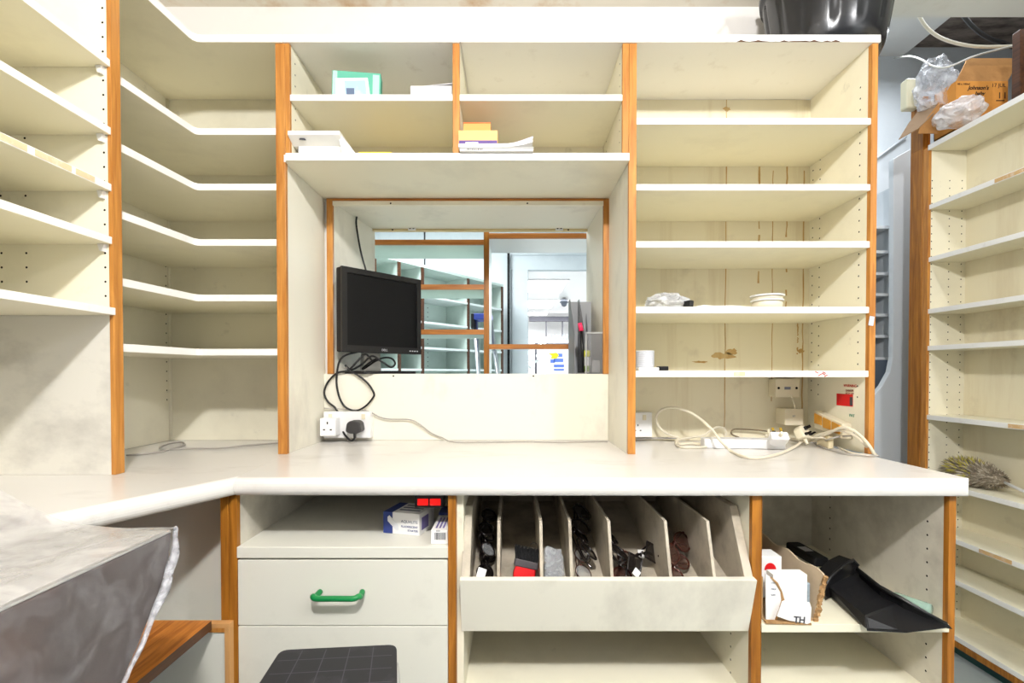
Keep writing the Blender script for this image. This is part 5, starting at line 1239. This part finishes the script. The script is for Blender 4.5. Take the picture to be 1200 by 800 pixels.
t = thing('wall_fitting', 'cream upright plastic fitting on the side of the aisle unit post', 'fitting', ((x0+x1)/2, 2.12, PZ(126,2.12)))
b = MB(); b.box(x0, x1, 2.10, 2.14, PZ(126,2.1), PZ(91,2.1)); b.build('body', mat('cream_yellow_plastic', (226,220,190), .4), t, bevel=.008, seg=3)
cable('hanging_cable', 'thick white cable sagging under the open ceiling at the upper right', [P(1077,19,2.0), P(1086,32,2.0), P(1100,43,2.0), P(1120,50.5,2.0), P(1145,54.5,2.0), P(1175,54.5,2.0), P(1206,52.5,2.0)], .0062, M['cable_white'], group='cables under the ceiling')
cable('hanging_cable', 'thin grey wire drooping across the bags and printed box at upper right', [P(1048,68.0,2.69), P(1066,66,2.3), P(1080,70,2.1), P(1092,77,2.0), P(1104,79.5,1.95), P(1118,76,1.93), P(1140,66.5,1.93), P(1170,58,1.93), P(1204,50,1.93)], .0036, mat('pale_grey_cable', (196,194,186), .5), group='cables under the ceiling')
cable('hanging_cable', 'thick black cable curving through the dark ceiling opening', [P(1128,17,2.1), P(1136,27,2.1), P(1148,38,2.1), P(1162,46,2.1), P(1178,51,2.1), P(1200,62,2.1)], .008, M['cable_black'], group='cables under the ceiling')

# feather duster on the aisle unit
zdu = .668+.0112
t = thing('feather_duster', 'fluffy grey and yellow feather duster with a white handle on the aisle unit', 'duster', (1.84, 1.9, zdu))
pa_, pb_ = Vector((1.838, 2.010, zdu+.058)), Vector((1.842, 1.800, zdu+.045))
ax = (pb_-pa_); rs = random.Random(21)
fm = [mat('grey_brown_feathers', (150,138,120), .9, .05, dirt=(104,92,78), dirt_scale=20, dirt_amt=.6), mat('yellow_feathers', (206,194,96), .9, .05), mat('pale_feathers', (192,182,164), .9, .05)]
b = MB()
core = [(pa_+ax*k/8) for k in range(9)]
b.tube(core, [.012,.030,.038,.040,.038,.034,.028,.020,.010], 12)
for k in range(2600):
    u = rs.random(); c = pa_+ax*u; rad = .058*(math.sin(math.pi*(.16+.80*u))**.6)
    a = rs.uniform(0, 6.283); pr_ = Vector((math.cos(a), 0, math.sin(a)))
    tip = c+pr_*rad*rs.uniform(.75,1.2)-ax.normalized()*rs.uniform(-.01,.035)
    tip.z = max(tip.z, zdu+.001); tip.x = min(tip.x, XRB-.004); tip.y = min(tip.y, 2.057)
    mi = 1 if (.08 < u < .55 and .3 < a < 3.6 and rs.random() < .45) else (2 if rs.random() < .3 else 0)
    r = rs.uniform(.0012,.0024); side_ = ax.cross(pr_).normalized()*r*1.6+ax.normalized()*rs.uniform(-.002,.002)
    c = c+pr_*.02; b.quad([c-side_*.3, c*.5+tip*.5-side_, tip, c*.5+tip*.5+side_], mi)
o = b.build('feathers', fm, t); o['kind'] = 'stuff'
b = MB(); h0 = pb_-ax*.1; h1 = Vector((1.822, 1.62, zdu+.007)); b.tube([h0, h1], .0055, 10); b.build('handle', M['white_plastic'], t)

# ------------------------------------------------------------------ step stool in front of the drawers
zs3 = .60
FL, FR = PS(328.5, 760.5, zs3), PS(465, 754, zs3)
dl, dr = PS(303, 800, zs3)-FL, PS(465.5, 800, zs3)-FR
NLf, NRf = FL+dl.normalized()*.235, FR+dr.normalized()*.235
t = thing('step_stool', 'black ribbed top step of a metal step stool in front of the drawers', 'step stool', ((FL.x+FR.x)/2, (FL.y+NLf.y)/2, 0))
poly = [(NLf.x,NLf.y),(NRf.x,NRf.y),(FR.x,FR.y),(FL.x,FL.y)]
b = MB(); b.prism(fillet(poly, [0,1,2,3], .018, 6), zs3-.028, zs3, 'z'); b.build('top_step', mat('dusty_black_rubber', (34,34,38), .5, .4, dirt=(84,84,90), dirt_scale=14, dirt_amt=.5, lo=.55, hi=.8), t, bevel=.003)
L4 = lambda u, v: (Vector((NLf.x,NLf.y,0))*(1-u)+Vector((NRf.x,NRf.y,0))*u)*(1-v)+(Vector((FL.x,FL.y,0))*(1-u)+Vector((FR.x,FR.y,0))*u)*v
gm = mat('dusty_groove', (84,84,90), .8)
b = MB()
for u in (.2,.4,.6,.8):
    a, c = L4(u,.04), L4(u,.96); d = Vector((.0009,0,0)); b.quad([Vector((a.x,a.y,zs3+.0009))-d, Vector((a.x,a.y,zs3+.0009))+d, Vector((c.x,c.y,zs3+.0009))+d, Vector((c.x,c.y,zs3+.0009))-d])
for v in (.15,.32,.49,.66,.83):
    a, c = L4(.04,v), L4(.96,v); d = Vector((0,.0009,0)); b.quad([Vector((a.x,a.y,zs3+.0009))-d, Vector((c.x,c.y,zs3+.0009))-d, Vector((c.x,c.y,zs3+.0009))+d, Vector((a.x,a.y,zs3+.0009))+d])
b.build('grooves', gm, t)
for u, v, du, dv_ in ((.06,.9,-.02,.06),(.97,.9,.035,.06),(.06,.1,-.02,-.12),(.97,.1,.02,-.12)):
    a = L4(u, v); b = MB(); b.tube([(a.x,a.y,zs3-.028),(a.x+du,a.y+dv_,.002)], .010, 10); b.build('leg', M['steel'], t)
for v, yy, z in ((.1,-.07,.32),):
    a, c = L4(.05,v), L4(.95,v); b = MB(); b.box(a.x, c.x, a.y+yy-.06, a.y+yy+.06, z, z+.025); b.build('lower_step', M['black_matt'], t)

# ------------------------------------------------------------------ low wooden table and framed panel under the corner
zt3 = .5985
fr = PS(247.8, 727, zt3)
t = thing('low_table', 'orange brown wooden board top of a low table beneath the corner worktop', 'table', (-.8, .8, 0))
b = MB(); b.box(-1.10, fr.x, .62, fr.y, zt3-.020, zt3-.0006); b.build('edge_band', M['wood_edge'], t)
b = MB(); b.box(-1.10, fr.x-.0005, .6205, fr.y-.0005, zt3-.0006, zt3); b.build('table_top', M['wood_board'], t)
for x in (-1.08, -.86):
    for y in (.66, fr.y-.06): 
        b = MB(); b.box(x, x+.03, y, y+.03, 0, zt3-.020); b.build('leg', M['wood_edge'], t)
yq = 1.045
xq1, zq = PX(268.5, yq, .57), PZ(731, yq)
t = thing('framed_panel', 'pale grey panel in a rough wooden frame leaning against the corner post', 'panel', (-.75, yq, 0))
b = MB(); b.box(-1.02, xq1-.010, yq+.004, yq+.014, .01, zq-.018); b.build('panel', M['drawer'], t)
lw = mat('light_rough_wood', (200,150,96), .7, .1, dirt=(150,100,56), dirt_scale=20, dirt_amt=.5, stretch=(1,1,.2))
b = MB(); b.box(-1.03, xq1, yq, yq+.017, zq-.009, zq); b.build('frame_rail', lw, t)
b = MB(); b.box(-1.02, xq1-.010, yq+.001, yq+.012, zq-.019, zq-.0095); b.build('frame_moulding', M['wood'], t)
b = MB(); b.box(xq1-.010, xq1, yq, yq+.017, 0, zq-.0095); b.build('frame_stile', lw, t)
b = MB(); b.box(-1.03, -1.02, yq, yq+.017, 0, zq-.0095); b.build('frame_stile', lw, t)
b = MB(); b.box(-1.02, xq1-.010, yq, yq+.017, 0, .0095); b.build('frame_rail', lw, t)

# ------------------------------------------------------------------ covered machine at the lower left
t = thing('covered_machine', 'bulky machine with dark side and pale top hidden under clear plastic, lower left', 'machine', (-.8, .45, 0))
b = MB(); b.prism([(.06,0),(.30,0),(.456,.40),(.503,.52),(.553,.62),(.588,.68),(.625,.73),(.650,.76),(.673,.79),(.694,.82),(.706,.845),(.714,.87),(.717,.893),(.06,.893)], -1.10, -.5068, 'x'); b.build('body', mat('grey_brown_machine', (88,80,78), .5, .3, dirt=(124,86,66), dirt_scale=2.2, dirt_amt=.7), t, bevel=.002)
b = MB(); b.box(-1.11, -.5066, .05, .7165, .8932, .8965); b.build('top_deck', mat('pale_machine_top', (196,193,188), .5), t, bevel=.001)
b = MB(); b.prism([(-1.11,.897),(-.72,.897),(-.79,.932),(-.86,.962),(-1.11,.968)], .05, .70, 'y'); b.build('raised_lid', bpy.data.materials['pale_machine_top'], t, bevel=.008)

def lump(x): 
    s = min(1, max(0, (-.63-x)/.24)); return .078*s*s*(3-2*s)
sheetm = film('milky_plastic_sheet', (200,197,195), .52, .14, .30, 16, .35, 12)
sidem = film('scuffed_clear_sheet', (190,188,192), .06, .42, .22, 22, .5, 40)
NX, NY = 46, 40
bm = bmesh.new(); g = []
xe = -.5045; ye2 = .722
for i in range(NX+1):
    row = []
    for j in range(NY+1):
        x = -1.13+(xe+1.13)*i/NX; y = .03+(ye2-.03+.03*(1-i/NX))*j/NY
        nz = .006*mnoise.noise(Vector((x*4, y*9, 1)))+.004*mnoise.noise(Vector((x*14, y*10+x*12, 5)))
        edge = min(1, (xe-x)/.03) if x > xe-.03 else 1
        z = .9005+lump(x)+max(-.004, nz)*edge
        if j > NY-2: z -= .0015
        row.append(bm.verts.new((x, y, z)))
    g.append(row)
for i in range(NX):
    for j in range(NY):
        f_ = bm.faces.new((g[i][j], g[i+1][j], g[i+1][j+1], g[i][j+1])); f_.smooth = True
me = bpy.data.meshes.new('plastic_cover'); bm.to_mesh(me); bm.free(); me.materials.append(sheetm)
pc_ = thing('plastic_cover', 'dusty clear plastic sheet draped over the machine at the lower left', 'plastic sheet', (-.8, .45, .9))
o = bpy.data.objects.new('top_sheet', me); COL.objects.link(o); o.parent = pc_; o.location = -pc_.location
edge_pts = [(.722,.9005),(.7235,.892),(.719,.87),(.708,.845),(.695,.82),(.672,.79),(.648,.76),(.622,.73),(.585,.68),(.55,.62),(.50,.52),(.46,.40)]
ep = smooth_path([Vector((0,y,z)) for y,z in edge_pts], 5); b = MB(); g = []
for k, e in enumerate(ep):
    row = []
    for j in range(31):
        y = .03+(e.y-.03)*j/30; d = (.9005-e.z)
        x = xe+.003*(1+math.sin(j*.9+d*9))*min(1, d*8)+.005*abs(mnoise.noise(Vector((y*9, e.z*7, 3))))*min(1,d*12)
        row.append(b.bm.verts.new((x, y, e.z)))
    g.append(row)
for k in range(len(ep)-1):
    for j in range(30):
        f_ = b.bm.faces.new((g[k][j], g[k][j+1], g[k+1][j+1], g[k+1][j])); f_.smooth = True
b.build('side_sheet', sidem, pc_)
b = MB(); path = [Vector((xe+.001*math.sin(k*.7)+min(.004,(.9-e.z)*.1), e.y-.002, e.z)) for k, e in enumerate(ep)]
rad = [.0025+.003*abs(mnoise.noise(Vector((k*.12, 2, 0))))+.0035*math.exp(-((k-17)/9)**2) for k in range(len(path))]
b.tube(path, rad, 8); b.build('gathered_edge', film('gathered_film', (214,214,220), .35, .2, .5, 50, .9, 60), pc_)
